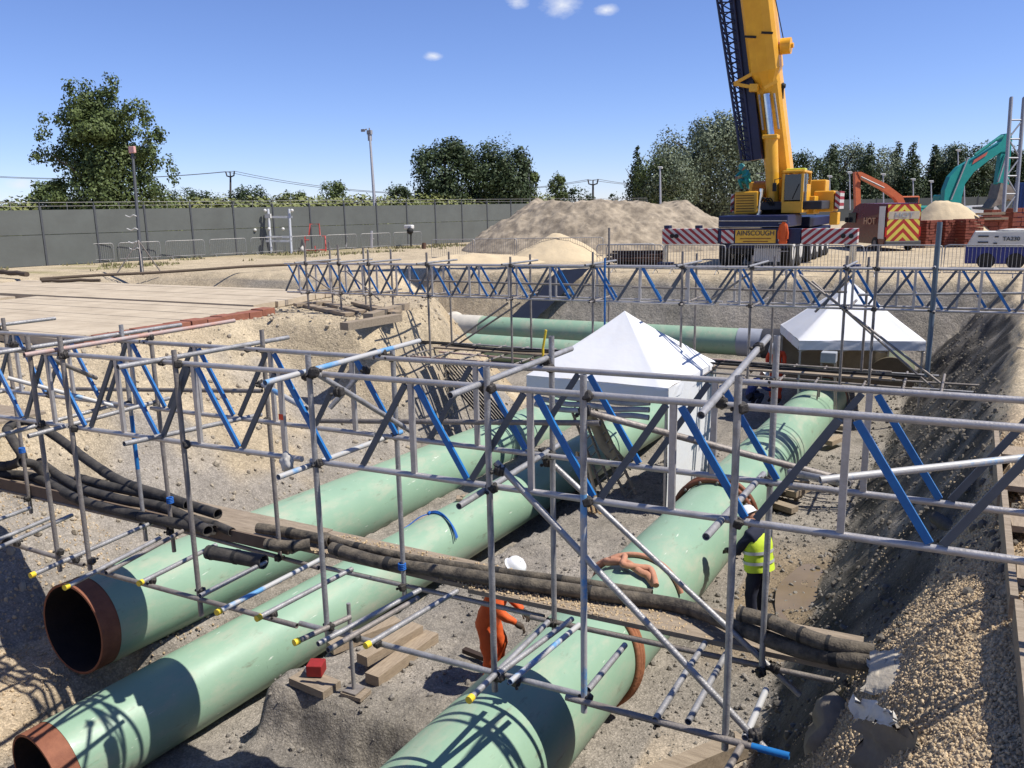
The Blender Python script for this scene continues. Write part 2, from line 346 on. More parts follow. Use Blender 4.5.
def axis(fine0, fine1, step, lo, hi):
    xs = []; x = fine0
    while x < fine1+1e-6: xs.append(x); x += step
    s = step; x = xs[-1]
    while x < hi: s *= 1.22; x += s; xs.append(x)
    s = step; x = xs[0]; pre = []
    while x > lo: s *= 1.22; x -= s; pre.append(x)
    return pre[::-1]+xs
A_ = axis(-20, 2.6, .085, -2500, 2500); B_ = axis(3.4, 14, .085, -600, 3800)
B_ = [b for b in B_ if b <= 14]; x = B_[-1]
while x < 34: x += .17; B_.append(x)
s = .17
while x < 3800: s *= 1.2; x += s; B_.append(x)
verts = []; cols = []
for b in B_:
    for a in A_:
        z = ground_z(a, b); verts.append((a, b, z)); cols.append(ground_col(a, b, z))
na = len(A_)
faces = [(j*na+i, j*na+i+1, (j+1)*na+i+1, (j+1)*na+i) for j in range(len(B_)-1) for i in range(na-1)]
me = bpy.data.meshes.new('ground'); me.from_pydata(verts, [], faces)
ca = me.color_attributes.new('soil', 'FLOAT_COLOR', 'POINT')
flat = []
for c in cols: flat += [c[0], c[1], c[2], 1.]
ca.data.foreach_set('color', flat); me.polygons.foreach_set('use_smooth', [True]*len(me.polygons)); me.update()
gm = bpy.data.materials.new('ground_soil'); gm.use_nodes = True; nt = gm.node_tree; N = nt.nodes; L = nt.links; b_ = N['Principled BSDF']
b_.inputs['Roughness'].default_value = .95; b_.inputs['Specular IOR Level'].default_value = .15
at_ = N.new('ShaderNodeAttribute'); at_.attribute_name = 'soil'; tcn = N.new('ShaderNodeTexCoord')
def nzn(sc_, det, ro=.6):
    n = N.new('ShaderNodeTexNoise'); n.inputs['Scale'].default_value = sc_; n.inputs['Detail'].default_value = det; n.inputs['Roughness'].default_value = ro; L.new(tcn.outputs['Object'], n.inputs['Vector']); return n
n1 = nzn(1.1, 10, .7); n2 = nzn(14, 6, .75); vo = N.new('ShaderNodeTexVoronoi'); vo.inputs['Scale'].default_value = 34; L.new(tcn.outputs['Object'], vo.inputs['Vector'])
def mrange(src, a0, a1, b0, b1):
    m = N.new('ShaderNodeMapRange'); m.inputs[1].default_value = a0; m.inputs[2].default_value = a1; m.inputs[3].default_value = b0; m.inputs[4].default_value = b1; L.new(src, m.inputs[0]); return m.outputs[0]
def mulc(c, v):
    m = N.new('ShaderNodeMixRGB'); m.blend_type = 'MULTIPLY'; m.inputs[0].default_value = 1; L.new(c, m.inputs[1]); L.new(v, m.inputs[2]); return m.outputs[0]
c = mulc(at_.outputs['Color'], mrange(n1.outputs['Fac'], .3, .7, .72, 1.22)); c = mulc(c, mrange(n2.outputs['Fac'], .3, .7, .66, 1.28)); c = mulc(c, mrange(vo.outputs['Distance'], 0, .6, 1.15, .72))
L.new(c, b_.inputs['Base Color'])
b1 = N.new('ShaderNodeBump'); b1.inputs['Strength'].default_value = .7; b1.inputs['Distance'].default_value = .03; L.new(n2.outputs['Fac'], b1.inputs['Height'])
b2 = N.new('ShaderNodeBump'); b2.inputs['Strength'].default_value = .5; b2.inputs['Distance'].default_value = .015; b2.invert = True; L.new(vo.outputs['Distance'], b2.inputs['Height']); L.new(b1.outputs[0], b2.inputs['Normal'])
n3 = nzn(3.2, 8, .7); b3 = N.new('ShaderNodeBump'); b3.inputs['Strength'].default_value = .7; b3.inputs['Distance'].default_value = .12; L.new(n3.outputs['Fac'], b3.inputs['Height']); L.new(b2.outputs[0], b3.inputs['Normal'])
L.new(b3.outputs[0], b_.inputs['Normal'])
me.materials.append(gm); go = bpy.data.objects.new('ground', me); COL.objects.link(go); go.rotation_euler = (0, 0, SITE); go['kind'] = 'structure'
# loose stones lying on the banks and floor
def stones(name, m, n, area, r0_, r1_, label, dens=None, lift=.3, seed=1):
    rnd = random.Random(seed); mb = MB()
    bmi = bmesh.new(); bmesh.ops.create_icosphere(bmi, subdivisions=1, radius=1); bmi.verts.index_update(); tv = [tuple(v.co) for v in bmi.verts]; tf = [tuple(v.index for v in f.verts) for f in bmi.faces]; bmi.free()
    k = 0; tries = 0
    while k < n and tries < n*20:
        tries += 1; a = rnd.uniform(area[0], area[1]); b = rnd.uniform(area[2], area[3])
        if dens and rnd.random() > dens(a, b): continue
        r = r0_*(r1_/r0_)**(rnd.random()**2.2); R = Euler((rnd.uniform(0, 6), rnd.uniform(0, 6), rnd.uniform(0, 6))).to_matrix()
        c = Vector((a, b, ground_z(a, b)+r*lift)); sx, sy, sz = rnd.uniform(.7, 1.3), rnd.uniform(.6, 1.1), rnd.uniform(.45, .9)
        mb.add([c + R @ Vector((x*r*sx*rnd.uniform(.82, 1.15), y*r*sy*rnd.uniform(.82, 1.15), z*r*sz)) for x, y, z in tv], tf); k += 1
    return tag(mb.build(name, m, None, (0, 0, 0)), label, 'stones', None, 'stuff')
def d_right(a, b):
    tl, tr, tb, tf = pit_t(a, b); top = 1-tr
    return sst(top+.35*nz(a, b, .45, 21)+.2*nz(a, b, 1.6, 23)+.36*sst(-b, -8.5, -5)-.14*sst(b, 8.5, 10.5), .70, .97)+.015
stones('limestone_gravel', rock_m, 36000, (-1.0, 1.0, 3.6, 11), .0065, .019, 'pale limestone chippings spilling down the top of the right bank', d_right, seed=2)
stones('bank_stones', mat('bank_stone', (.42, .36, .27), .95, 0, (.25, .21, .155), 3), 2600, (-17, -10.8, 4, 22), .015, .07, 'scattered pale stones lying on the sunlit left bank', None, seed=3)
def d_floor(a, b):
    return .25 + .9*sst(nz(a, b, .7, 31), 0, .4) + (1. if a > -2.9 else 0)
stones('floor_rubble', mat('floor_rubble_grey', (.27, .245, .21), .95, 0, (.15, .135, .115), 2.2), 5500, (-8.0, -1.3, 4, 20), .011, .05, 'grey stones and clay crumbs over the pit floor', d_floor, seed=4)
stones('clay_clods', mat('dark_clay_clods', (.16, .14, .115), .95, 0, (.09, .08, .065), 3), 2600, (-1.75, .7, 6, 28), .015, .06, 'dark clay clods fallen along the right bank', None, seed=5)
stones('pebbles_left', rock_m, 4000, (-14, -8.5, 3.6, 8), .012, .035, 'pale gravel on the pit floor left of the pipe mouths', None, seed=6)
# puddle of muddy water at the foot of the right bank
mb = MB(); pc = at(806, 592, -3.2); ring = []
for k in range(28):
    t = 2*PI*k/28; r = .62*(1+.3*noise.noise(Vector((math.cos(t), math.sin(t), 2)))); ring.append((pc.x-.03+r*.62*math.cos(t), pc.y+r*1.7*math.sin(t), -3.185))
mb.add(ring, [list(range(28))]); lone_structure(mb, 'puddle', mat('muddy_water', (.21, .155, .09), .12, 0, (.15, .11, .065), 2, spec=.6))
# ---------------------------------------------------------------- spoil heaps
def heap(name, label, c, rx, ry, h, m, seed, plateau=.35, n=90, rough=.12, skew=0., rot=0.):
    mb = MB(); vs = []; fs = []; cr, sr = math.cos(rot), math.sin(rot)
    for j in range(n+1):
        for i in range(n+1):
            x = -1+2*i/n; y = -1+2*j/n; r = math.hypot(x, y)*(1.06 if 'spoil' in name else 1.17)*(1+(.05 if 'spoil' in name else .16)*noise.noise(Vector((x*1.7, y*1.7, seed)))) 
            k = 1-sst(r, plateau, 1.)*1.02 if plateau > 0 else max(-.02, 1-r)
            k = (max(0, min(1, (1-r)/(1-plateau))) if r < 1 else -.05)
            k = k*(1+skew*x)
            z = h*(k**.9 if k > 0 else k) + (rough*(noise.noise(Vector((x*rx*.5, y*ry*.5, seed+3)))+.5*noise.noise(Vector((x*rx*1.6, y*ry*1.6, seed+5)))+.3*noise.noise(Vector((x*rx*4, y*ry*4, seed+7))))*min(1, max(0, k*3)))
            X = x*rx; Y = y*ry; vs.append((c[0]+X*cr-Y*sr, c[1]+X*sr+Y*cr, c[2]+z-.03))
    for j in range(n):
        for i in range(n): fs.append((j*(n+1)+i, j*(n+1)+i+1, (j+1)*(n+1)+i+1, (j+1)*(n+1)+i))
    mb.add(vs, fs, True); return solo(mb, name, m, label, 'heap', c)
spoil = mat('dry_spoil', (.37, .305, .22), .95, 0, (.16, .13, .095), 1.5, 1., 5, detail=14, contrast=.14)
sandm = mat('quarry_sand', (.55, .44, .28), .95, 0, (.45, .36, .235), 1.5, .8, 9, detail=10)
c = atd(610, 262, 55); cz = (c.x, c.y, 0)
heap('spoil_heap', 'large flat-topped heap of dry brown spoil in front of the far fence', cz, 10.4, 9., 2.85, spoil, 3, .52, 200, .30, -.12, -SITE)
c = atd(556, 255, 43); heap('sand_heap', 'small pale sand heap at the foot of the big spoil heap', (c.x, c.y, 0), 3.1, 2.6, 1.35, sandm, 9, .08, 60, .12, .25, -SITE)
c = atd(470, 262, 41); heap('sand_ridge', 'long low ridge of pale sand left of the small sand heap', (c.x, c.y, 0), 4.6, 1.9, .5, sandm, 12, .2, 60, .14, .3, -SITE)
c = atd(944, 240, 51); heap('sand_heap', 'rounded heap of yellow sand behind the red-brown brick stacks', (c.x, c.y, 0), 4.0, 3.0, 2.5, sandm, 15, .22, 60, .2, 0, -SITE)
# ---------------------------------------------------------------- timber matting on the left bank
def mat_boards(name, label, corners, th, m, lines, z0=.02, group='timber ground mats'):
    """corners: 4 site points (a,b) of a rectangle-ish mat; separate baulks laid side by side in one mesh"""
    mb = MB(); A, B, C, D = [Vector((p[0], p[1], z0)) for p in corners]; n = lines
    for i in range(n):
        t0, t1 = i/n+.0012, (i+1)/n-.0012; o = random.uniform(-.006, .006)
        p0 = A.lerp(D, t0); p1 = B.lerp(C, t0); p2 = B.lerp(C, t1); p3 = A.lerp(D, t1); e = (p1-p0).normalized()*random.uniform(-.07, .07)
        bt = [p0+e, p1+e, p2+e, p3+e]; tp = [q+Vector((0, 0, th+o)) for q in bt]
        mb.add(bt+tp, [(0, 3, 2, 1), (4, 5, 6, 7), (0, 1, 5, 4), (1, 2, 6, 5), (2, 3, 7, 6), (3, 0, 4, 7)])
    return solo(mb, name, m, label, 'ground mat', (A.x, A.y, 0), group)
matw = mat('sun_bleached_boards', (.52, .435, .315), .85, 0, (.33, .265, .185), 1.4, .5, 14, detail=14)
mat_boards('timber_mat', 'bleached timber mat on the left bank edged with red baulks, nearest the scaffold', [(-25.5, 10.3), (-15.75, 10.3), (-15.95, 16.0), (-25.5, 16.0)], .16, matw, 11)
mat_boards('timber_mat', 'middle bleached timber mat lying behind the one with red edging', [(-31, 16.3), (-16.6, 16.3), (-17.2, 20.3), (-33, 20.3)], .16, matw, 8)
mat_boards('timber_mat', 'bleached timber mat reaching furthest left across the bank', [(-45, 9.5), (-26.2, 9.5), (-26.4, 15.8), (-45, 15.8)], .15, matw, 11)
T = thing('timber_edging', 'row of red hardwood baulks edging the nearest timber mat', 'timber', (-15.7, 13.2, .1))
for k in range(12):
    b0 = 10.4+k*.47; o = (.33-.03*k) if k > 5 else .12; MB().box((-15.55-.02*k+random.uniform(-.03, .03), b0+.23, .09+random.uniform(-.02, .02)), (.42, .44, .18), bev=.012).build('baulk', mat_red, T)
for (p, q, lb) in [((0, 272), (27, 274), 'short dark beam lying at the far left of the mats'), ((40, 279), (330, 262), 'very long dark pole laid across the timber mats'), ((42, 281), (100, 280), 'split dark log at the left end of the long pole')]:
    A = at(*p, .25); B = at(*q, .25); mb = MB()
    mb.path([A.lerp(B, t/6)+Vector((0, 0, .02*math.sin(t*2))) for t in range(7)], .06 if 'pole' in lb else .11, 8); solo(mb, 'timber_pole', mat('dark_old_timber', (.09, .065, .045), .85), lb, 'pole', tuple(A), 'poles on the timber mats')
# sleepers and sole boards under the left foot of the far bridge
T = None
sl = [((330, 333), (398, 322), .16, 'pale sleeper along the edge of the bank below the far bridge'), ((388, 322), (405, 300), .1, None)]
for i, (p, q, lb) in enumerate([((344, 325), (398, 316), 'thick pale sleeper at the edge of the bank under the far bridge'), ((368, 316), (405, 305), 'pale sleeper butted behind the thick one at the bank edge'), ((300, 302), (350, 312), 'sole board left of the far bridge standards'), ((320, 300), (362, 310), 'short sole board between the far bridge standards'), ((355, 301), (396, 312), 'sole board under the third far bridge standard'), ((380, 309), (398, 311), 'small packing block at the bank edge'), ((295, 304), (330, 301), 'crosswise board behind the far bridge sole boards')]):
    A = at(*p, .12); B = at(*q, .12); mb = MB(); h = .17 if i < 2 else .08; mb.beam((A.x, A.y, h/2+.03*i*.3), (B.x, B.y, h/2+.03*i*.3), .26, h)
    solo(mb, 'sleeper', wood_grey if i < 2 else wood, lb, 'timber', (A.x, A.y, 0), 'timbers under the far bridge')
# ---------------------------------------------------------------- scaffold bridges
TR = .0242
dark_diag = mat('slate_grey_diagonal', (.10, .115, .135), .5, .1, (.07, .08, .095), 8)  # diagonals falling to the left get a darker grey than the uprights
def coupler(T, a, b, z, s=1.):
    mb = MB(); rz = random.uniform(0, PI); R = Euler((random.uniform(-.3, .3), random.uniform(-.3, .3), rz)).to_matrix()
    s *= .84; c = Vector((a, b, z)); mb.box(c, (.075*s, .085*s, .075*s), R, bev=.012)
    for k in (-1, 1):
        d = R @ Vector((k*.5, .6, .1*k)); d.normalize(); mb.tube(c + d*.02, c + d*.085*s, .008*s, 6); mb.tube(c+d*.06*s, c+d*.08*s, .016*s, 6)
    mb.path([c + R @ Vector((.042*s*math.cos(t*PI/4), .0, .042*s*math.sin(t*PI/4))) for t in range(8)], .012*s, 6, closed=True)
    return mb.build('coupler', coupler_m, T)
def lattice(T, b, zt, a0, a1, joints, ups, label, low=.75, lo=TR):
    """zt(a): level of the top chord"""
    mb = MB()
    segs = [a0]+joints+[a1]
    for i in range(len(segs)-1):
        p, q = segs[i]+.015, segs[i+1]-.015
        mb.tube((p, b, zt(p)), (q, b, zt(q)), TR, 12, hollow=True)
    r = mb.build('top_chord', alu, T); r['label'] = label; mb = MB()
    for i in range(len(segs)-1):
        p, q = segs[i]+.05, segs[i+1]-.05; mb.tube((p, b, zt(p)-low), (q, b, zt(q)-low), TR, 12)
    mb.build('bottom_chord', alu, r)
    for i, a in enumerate(ups):
        if a0 < a < a1: MB().box((a, b, zt(a)-low/2), (.043, .03, low-.03)).build('upright', alu, r)
        if a0 < a+.44 < a1:
            MB().beam((a+.05, b, zt(a)-.03), (a+.48, b, zt(a+.48)-low+.03), .047, .024, (0, 1, 0)).build('diagonal', blue, r)
        if a0 < a-.44 < a1:
            MB().beam((a-.05, b, zt(a)-.03), (a-.50, b, zt(a-.5)-low+.03), .046, .024, (0, 1, 0)).build('diagonal', dark_diag, r)
    return r
def tubep(T, name, p, q, m=galv, r=TR, hollow=True, n=12):
    return MB().tube(p, q, r, n, hollow=hollow).build(name, m, T)
FT = thing('scaffold_bridge', 'galvanised scaffold tube bridge with blue braced lattice beams across the foreground of the pit', 'scaffold', (-3.6, 5.6, -1.1))
zt = lambda a: 1.23+.0149*(a+7.7)
lattice(FT, 5.08, zt, -10.6, 1.9, [-7.85, -4.72], [-9.15, -8.1, -7.03, -5.98, -4.95, -3.62, -2.6, -1.56, -.51, .54, 1.59], 'near lattice beam of the foreground bridge')
zf = lambda a: 1.20+.0118*(a+7.7)
lattice(FT, 6.08, zf, -12.2, 2.2, [-7.95, -4.72], [-11.3, -10.3, -9.26, -8.15, -7.1, -6.03, -5.0, -3.64, -2.62, -1.55, -.48, .57, 1.62], 'far lattice beam of the foreground bridge')
for a, zb, ztp in [(-8.3, -1.17, 1.40), (-7.77, -1.05, 1.42), (-6.15, -1.2, 1.38), (-4.58, -1.05, 1.44), (-2.92, -1.1, 1.46), (-2.17, -1.06, 1.46), (-1.14, -1.04, 1.53)]:
    if a == -2.17:
        tubep(FT, 'standard', (a, 5.03, .62), (a, 5.03, ztp)); tubep(FT, 'standard', (a, 5.03, zb), (a, 5.03, .62), blue_worn)
    else: tubep(FT, 'standard', (a, 5.03, zb), (a, 5.03, ztp), galv_old if a < -6 else galv)
    for z in (zt(a), zt(a)-.75, -.95): coupler(FT, a+.02, 5.045, z)
for a, zb, ztp in [(-10.6, -1.26, 1.34), (-8.35, -1.25, 1.36), (-7.87, -1.3, 1.33), (-6.19, -1.07, 1.41), (-4.57, -1.15, 1.3), (-2.94, -1.15, 1.52), (-1.13, -1.02, 1.62)]:
    if a == -8.35:
        tubep(FT, 'standard', (a, 6.15, .3), (a, 6.15, ztp)); tubep(FT, 'standard', (a, 6.15, zb), (a, 6.15, -.35)); tubep(FT, 'standard', (a, 6.15, -.35), (a, 6.15, .3), blue)
    else: tubep(FT, 'standard', (a, 6.15, zb), (a, 6.15, ztp), galv_old if a < -6 else galv)
    for z in (zf(a), zf(a)-.75, -1.05): coupler(FT, a, 6.12, z)
# transoms over the beams (they slope a little, as clamped)
for a, m, z0, z1, ba, bb in [(-6.38, galv, 1.28, 1.24, 4.62, 6.72), (-4.66, blue_worn, 1.28, 1.30, 4.62, 6.72), (-2.97, galv, 1.33, 1.34, 4.62, 6.62), (-1.25, galv, 1.37, 1.56, 4.6, 6.45),
                         (-8.38, galv, 1.26, 1.25, 4.2, 7.0), (-7.84, rustred, 1.28, 1.28, 4.7, 7.35), (-10.7, galv, 1.26, 1.24, 4.4, 6.9)]:
    tubep(FT, 'transom', (a, ba, z0), (a, bb, z1), m); coupler(FT, a, 5.08, z0-.03); coupler(FT, a, 6.12, z1-.03)
for a, m, z0, z1 in [(-6.5, galv, .56, .45), (-4.66, blue_worn, .50, .46), (-2.97, galv, .52, .53), (-1.22, galv, .60, .5), (-8.72, galv, .34, .38), (-7.93, galv, .47, .5), (-10.7, galv, .4, .4)]:
    tubep(FT, 'transom', (a, 4.68, z0), (a, 6.35, z1), m)
# longitudinal mid rail, plan and knee braces read off by their ends
def two(p, bp, q, bq, m=galv, name='brace'):
    A = onb(*p, bp); B = onb(*q, bq); return tubep(FT, name, A, B, m)
two((68, 389), 6.2, (262, 391), 6.2, galv_old, 'mid_rail'); two((318, 421), 6.2, (600, 423), 6.0, galv_old, 'mid_rail')
two((44, 356), 5.1, (96, 378), 6.1, galv_old); two((8, 378), 5.3, (118, 407), 6.1, blue_worn)
two((262, 384), 5.9, (306, 409), 5.3, blue_worn); two((314, 372), 5.0, (412, 432), 6.1)
two((366, 368), 6.1, (330, 408), 5.9); two((583, 411), 5.1, (852, 482), 5.9, galv_old); two((790, 472), 5.6, (848, 484), 5.2, galv)
two((820, 480), 5.2, (1040, 456), 6.0, blue_worn); two((900, 430), 5.3, (1010, 420), 6.9, galv) if False else None
two((496, 462), 5.0, (768, 752), 5.1, galv); two((543, 455), 6.2, (800, 695), 6.2, galv)
for p, b in [((585, 411), 5.1), ((835, 480), 5.6), ((314, 372), 5.0), ((339, 392), 5.2), ((500, 470), 5.0), ((548, 462), 6.2), ((262, 384), 5.9), ((366, 370), 6.1), ((545, 452), 6.2), ((755, 735), 5.08), ((775, 668), 6.2), ((51, 395), 5.8), ((14, 345), 5.6)]:
    c = onb(*p, b); coupler(FT, c.x, c.y, c.z, 1.1)
# lower deck: two ledgers and many transoms with yellow end caps
tubep(FT, 'ledger', (-7.6, 5.0, -1.02), (-4.9, 5.0, -1.0), galv_old); tubep(FT, 'ledger', (-4.95, 5.09, -1.03), (-2.2, 5.09, -.97), galv); tubep(FT, 'ledger', (-2.3, 5.0, -.96), (-.92, 5.0, -.94), galv_old); tubep(FT, 'ledger', (-.96, 5.0, -.94), (-.72, 5.0, -.935), blue)
tubep(FT, 'ledger', (-11.2, 5.1, -1.04), (-7.9, 5.05, -1.03), galv_old)
tubep(FT, 'ledger', (-7.75, 6.2, -1.04), (-5.7, 6.2, -1.10), galv_old); tubep(FT, 'ledger', (-5.8, 6.27, -1.12), (-3.1, 6.27, -1.10), galv); tubep(FT, 'ledger', (-3.2, 6.2, -1.09), (-.6, 6.2, -1.03), galv_old)
tubep(FT, 'ledger', (-12, 6.2, -1.05), (-8, 6.2, -1.05), galv_old)
caps = [((32, 575), (156, 521), galv, 1), ((66, 587), (160, 538), galv, 1), ((106, 573), (190, 527), galv_old, 0), ((140, 583), (216, 545), galv, 1), ((200, 596), (266, 562), galv, 0), ((218, 612), (323, 558), blue_worn, 1), ((258, 618), (352, 569), galv, 1),
        ((296, 642), (350, 617), galv_old, 1), ((318, 644), (420, 590), galv, 0), ((328, 650), (418, 598), galv_old, 0), ((367, 645), (457, 591), galv, 1), ((470, 699), (548, 622), galv, 1), ((498, 674), (572, 619), galv, 0), ((510, 682), (579, 625), blue_worn, 0), ((588, 690), (625, 645), galv, 0), ((655, 720), (705, 643), galv, 0),
        ((688, 722), (726, 654), galv, 0), ((724, 776), (742, 745), galv_old, 0), ((745, 738), (766, 690), blue_worn, 0), ((-30, 552), (50, 518), galv, 0), ((-30, 530), (30, 508), galv, 0), ((-40, 565), (72, 515), galv, 0)]
for p, q, m, cap in caps:
    A = at(*p, -.93); B = at(*q, -.95); d = (B-A).normalized(); tubep(FT, 'deck_transom', A, B, m)
    if cap: MB().tube(A-d*.02, A+d*.03, TR*1.2, 12).build('end_cap', yellow_cap, FT)
    for bb in (5.03, 6.22):
        t = (bb-A.y)/(B.y-A.y) if abs(B.y-A.y) > .1 else 2
        if 0 < t < 1 and random.random() < .8: c = A.lerp(B, t); coupler(FT, c.x, c.y, c.z-.04, .95)
# rope lashings on the standards
for p, b in [((402, 566), 6.13), ((170, 500), 6.13), ((22, 450), 6.1)]:
    c = onb(*p, b); mb = MB()
    for k in range(4): mb.path([c + Vector((.034*math.cos(t*PI/5), .034*math.sin(t*PI/5), -.03+.018*k)) for t in range(10)], .009, 5, closed=True)
    mb.build('rope_lashing', rope_m, FT)
mb = MB(); c = onb(278, 418, 5.03); MB().box((c.x, 5.08, c.z), (.05, .032, .05)).build('orange_tape', mat('orange_tape', (.8, .07, .02), .5), FT)
# cloth rag hung from the near beam
mb = MB(); c = onb(287, 462, 4.95); mb.blob(c, .075, 4, 3, .5, 2.2, (.8, .6, 1.1)); solo(mb, 'rag', mat('dusty_rag', (.55, .52, .46), .95), 'crumpled pale rag caught on the near beam left of the orange tape', 'rag', tuple(c))
# tray board carrying the hoses
def board(name, label, p, q, wd, th, m, cat='board', group=None):
    mb = MB(); mb.beam(p, q, wd, th); return solo(mb, name, m, label, cat, tuple(p), group)
board('tray_board', 'long scaffold board tray carrying the black hoses, left half', (-11.6, 6.52, -.985), (-6.05, 6.52, -.985), .66, .045, wood_grey, 'board', None)
board('tray_board', 'pale scaffold board tray in the middle of the hose run', (-6.02, 6.55, -.98), (-3.9, 6.55, -.99), .52, .045, wood_grey, 'board')
board('tray_board', 'scaffold board tray covered in gravel at the right end of the hoses', (-3.88, 6.5, -.985), (-.45, 6.5, -.93), .56, .045, wood_grey, 'board')
board('toe_board', 'thin edge board along the left hose tray', (-11.4, 6.19, -.95), (-6.1, 6.19, -.95), .03, .14, mat('stained_dark_board', (.16, .115, .08), .85), 'board')
rnd = random.Random(5); mb = MB()
for k in range(4200):
    a = rnd.uniform(-5.9, -.5); 
    if a < -4 and rnd.random() > .25: continue
    b = 6.5+rnd.uniform(-.27, .26); r = rnd.uniform(.007, .017); c = Vector((a, b, -.962+rnd.random()*.02+.017*(a+4)*.35*(a > -4)))
    R = Euler((rnd.uniform(0, 6), rnd.uniform(0, 6), 0)).to_matrix()
    mb.add([c + R @ Vector(p)*r*rnd.uniform(.7, 1.2) for p in [(1, 0, 0), (-1, 0, 0), (0, 1, 0), (0, -1, 0), (0, 0, 1), (0, 0, -1)]], [(0, 2, 4), (2, 1, 4), (1, 3, 4), (3, 0, 4), (2, 0, 5), (1, 2, 5), (3, 1, 5), (0, 3, 5)])
tag(mb.build('tray_gravel', mat('yellow_chippings', (.58, .44, .26), .9, 0, (.42, .31, .18), 30), None, (-3, 6.5, -.95)), 'yellow chippings spread on the hose tray boards', 'gravel', None, 'stuff')
# ---------------------------------------------------------------- hoses
def smooth_path(pts, k=8):
    P_ = [Vector(p) for p in pts]; out = []
    for i in range(len(P_)-1):
        p0 = P_[max(i-1, 0)]; p1 = P_[i]; p2 = P_[i+1]; p3 = P_[min(i+2, len(P_)-1)]
        for j in range(k):
            t = j/k; out.append(.5*((2*p1)+(-p0+p2)*t+(2*p0-5*p1+4*p2-p3)*t*t+(-p0+3*p1-3*p2+p3)*t*t*t))
    out.append(P_[-1]); return out
hose_dusty = mat('muddy_ribbed_hose', (.17, .14, .10), .88, 0, (.022, .02, .018), 9, .5, 60, contrast=.2)
def hose(label, px, r, z=-.85, m=None):
    pts = []
    for q in px:
        zz = q[2] if len(q) > 2 else z
        pts.append(at(q[0], q[1], zz))
    sp = smooth_path(pts, 10)
    mb = MB(); mb.path(sp, r, 14, hollow=True)
    o = solo(mb, 'hose', m or (hose_dusty if px[0][0] > 250 else hose_m), label, 'hose', tuple(pts[0]), 'black hoses lying along the tray')
    # wound tape bands
    for k in range(2, len(sp)-2, 9):
        if random.random() < .6:
            q = MB(); q.path([sp[k], sp[k+1]], r*1.06, 12); q.build('band', black, o)
    return o
hose('thick hose ending beside the left standards above the pale board', [(78, 478), (112, 487), (160, 497), (218, 514)], .062, -.82)
hose('hose in front of the thick one, ending at the blue rope lashing', [(40, 462), (75, 486), (118, 499), (165, 508), (208, 531)], .062, -.86)
hose('looped hose doubling back on itself at the far left', [(-30, 462, -.8), (5, 466, -.75), (22, 458, -.6), (14, 442, -.4), (8, 428, -.3), (28, 421, -.25), (55, 436, -.45), (90, 462, -.66), (122, 482, -.76), (160, 495, -.78), (188, 505, -.78)], .064)
hose('small bent hose stub drooping from the left bundle', [(20, 462, -.6), (35, 465, -.7), (48, 478, -.9)], .06)
hose('hose running low under the left bundle', [(-30, 476), (30, 476), (80, 500), (140, 516), (214, 530)], .06, -.9)
hose('thin hose end showing between the two bundles', [(190, 518), (212, 524), (232, 532)], .05, -.9)
hose('short smooth hose offcut below the tray on the left', [(208, 552), (232, 556), (264, 562)], .075, -.92)
hose('short hose offcut lying at the back of the pale board', [(258, 528), (285, 532), (330, 541)], .06, -.88)
hose('muddy short hose offcut in the middle of the pale board', [(266, 544), (290, 546), (310, 544)], .06, -.88)
hose('long thin hose at the back of the gravel tray', [(324, 536), (350, 545), (420, 560), (500, 572), (570, 581), (652, 594)], .045, -.87)
hose('long thick ribbed hose along the front of the gravel tray', [(332, 548), (380, 562), (440, 571), (520, 583), (600, 594), (680, 606), (740, 628, -.8), (800, 650, -.78), (872, 664, -.7)], .064, -.87)
hose('dusty hose curving from the tray to the right bank', [(738, 613), (765, 620), (800, 634), (830, 644), (874, 652)], .06, -.66)
# string ties
for p, b in [((148, 500), 0), ((182, 512), 0)]:
    A = at(*p, -.72); MB().path([A+Vector((-.12, .0, .0)), A+Vector((0, .0, .05)), A+Vector((.15, .12, .09))], .006, 5).build('x', geo) if False else None
# ---------------------------------------------------------------- pipes
def big_pipe(label, p, q, r, near_bare=.0, far_bare=0., group='green coated pipes', bend=None, name='pipe', bar=None):
    p = Vector(p); q = Vector(q); d = (q-p).normalized()
    T = thing(name, label, 'pipe', ((p.x+q.x)/2, (p.y+q.y)/2, (p.z+q.z)/2-r), group)
    n = 72
    def shell(P0, P1, r0, nm, m, steps=2):
        mb = MB(); mb.path([P0.lerp(P1, t/steps) for t in range(steps+1)], r0, n, hollow=False); mb.f = mb.f[:-2]; mb.sm = mb.sm[:-2]; mb.mi = mb.mi[:-2]; return mb.build(nm, m, T)
    a0 = p + d*near_bare; a1 = q - d*far_bare
    body = shell(a0, a1, r, 'coating', bar or green, 20)
    if near_bare: shell(p, a0+d*.02, r-.006, 'bare_end', rust)
    if far_bare: shell(a1-d*.02, q, r-.006, 'bare_end', rust)
    # wall thickness and bore, both ends
    for P0, s in ((p, 1), (q, -1)):
        mb = MB(); vs = []; fs = []; x = d.cross(Vector((0, 0, 1))).normalized(); y = x.cross(d); rings = []
        for rr, dd in ((r-.006, 0), (r-.02, -.004), (r-.038, 0)):
            rings.append([P0 + d*dd*s + (x*math.cos(2*PI*k/n)+y*math.sin(2*PI*k/n))*rr for k in range(n)])
        o = len(vs)
        for R_ in rings: vs += R_
        for j in range(2):
            for k in range(n): fs.append((o+j*n+k, o+j*n+(k+1) % n, o+(j+1)*n+(k+1) % n, o+(j+1)*n+k))
        mb.add(vs, fs); mb.build('rim', rust, T)
    mb = MB(); mb.path([p, p+(q-p)*.5, q], r-.038, n); mb.f = mb.f[:-2]; mb.sm = mb.sm[:-2]; mb.mi = mb.mi[:-2]; mb.build('bore', inner, T)
    return T
def p1ax(b): return Vector((-9.745+.0079*b, b, -2.376-.0409*b))
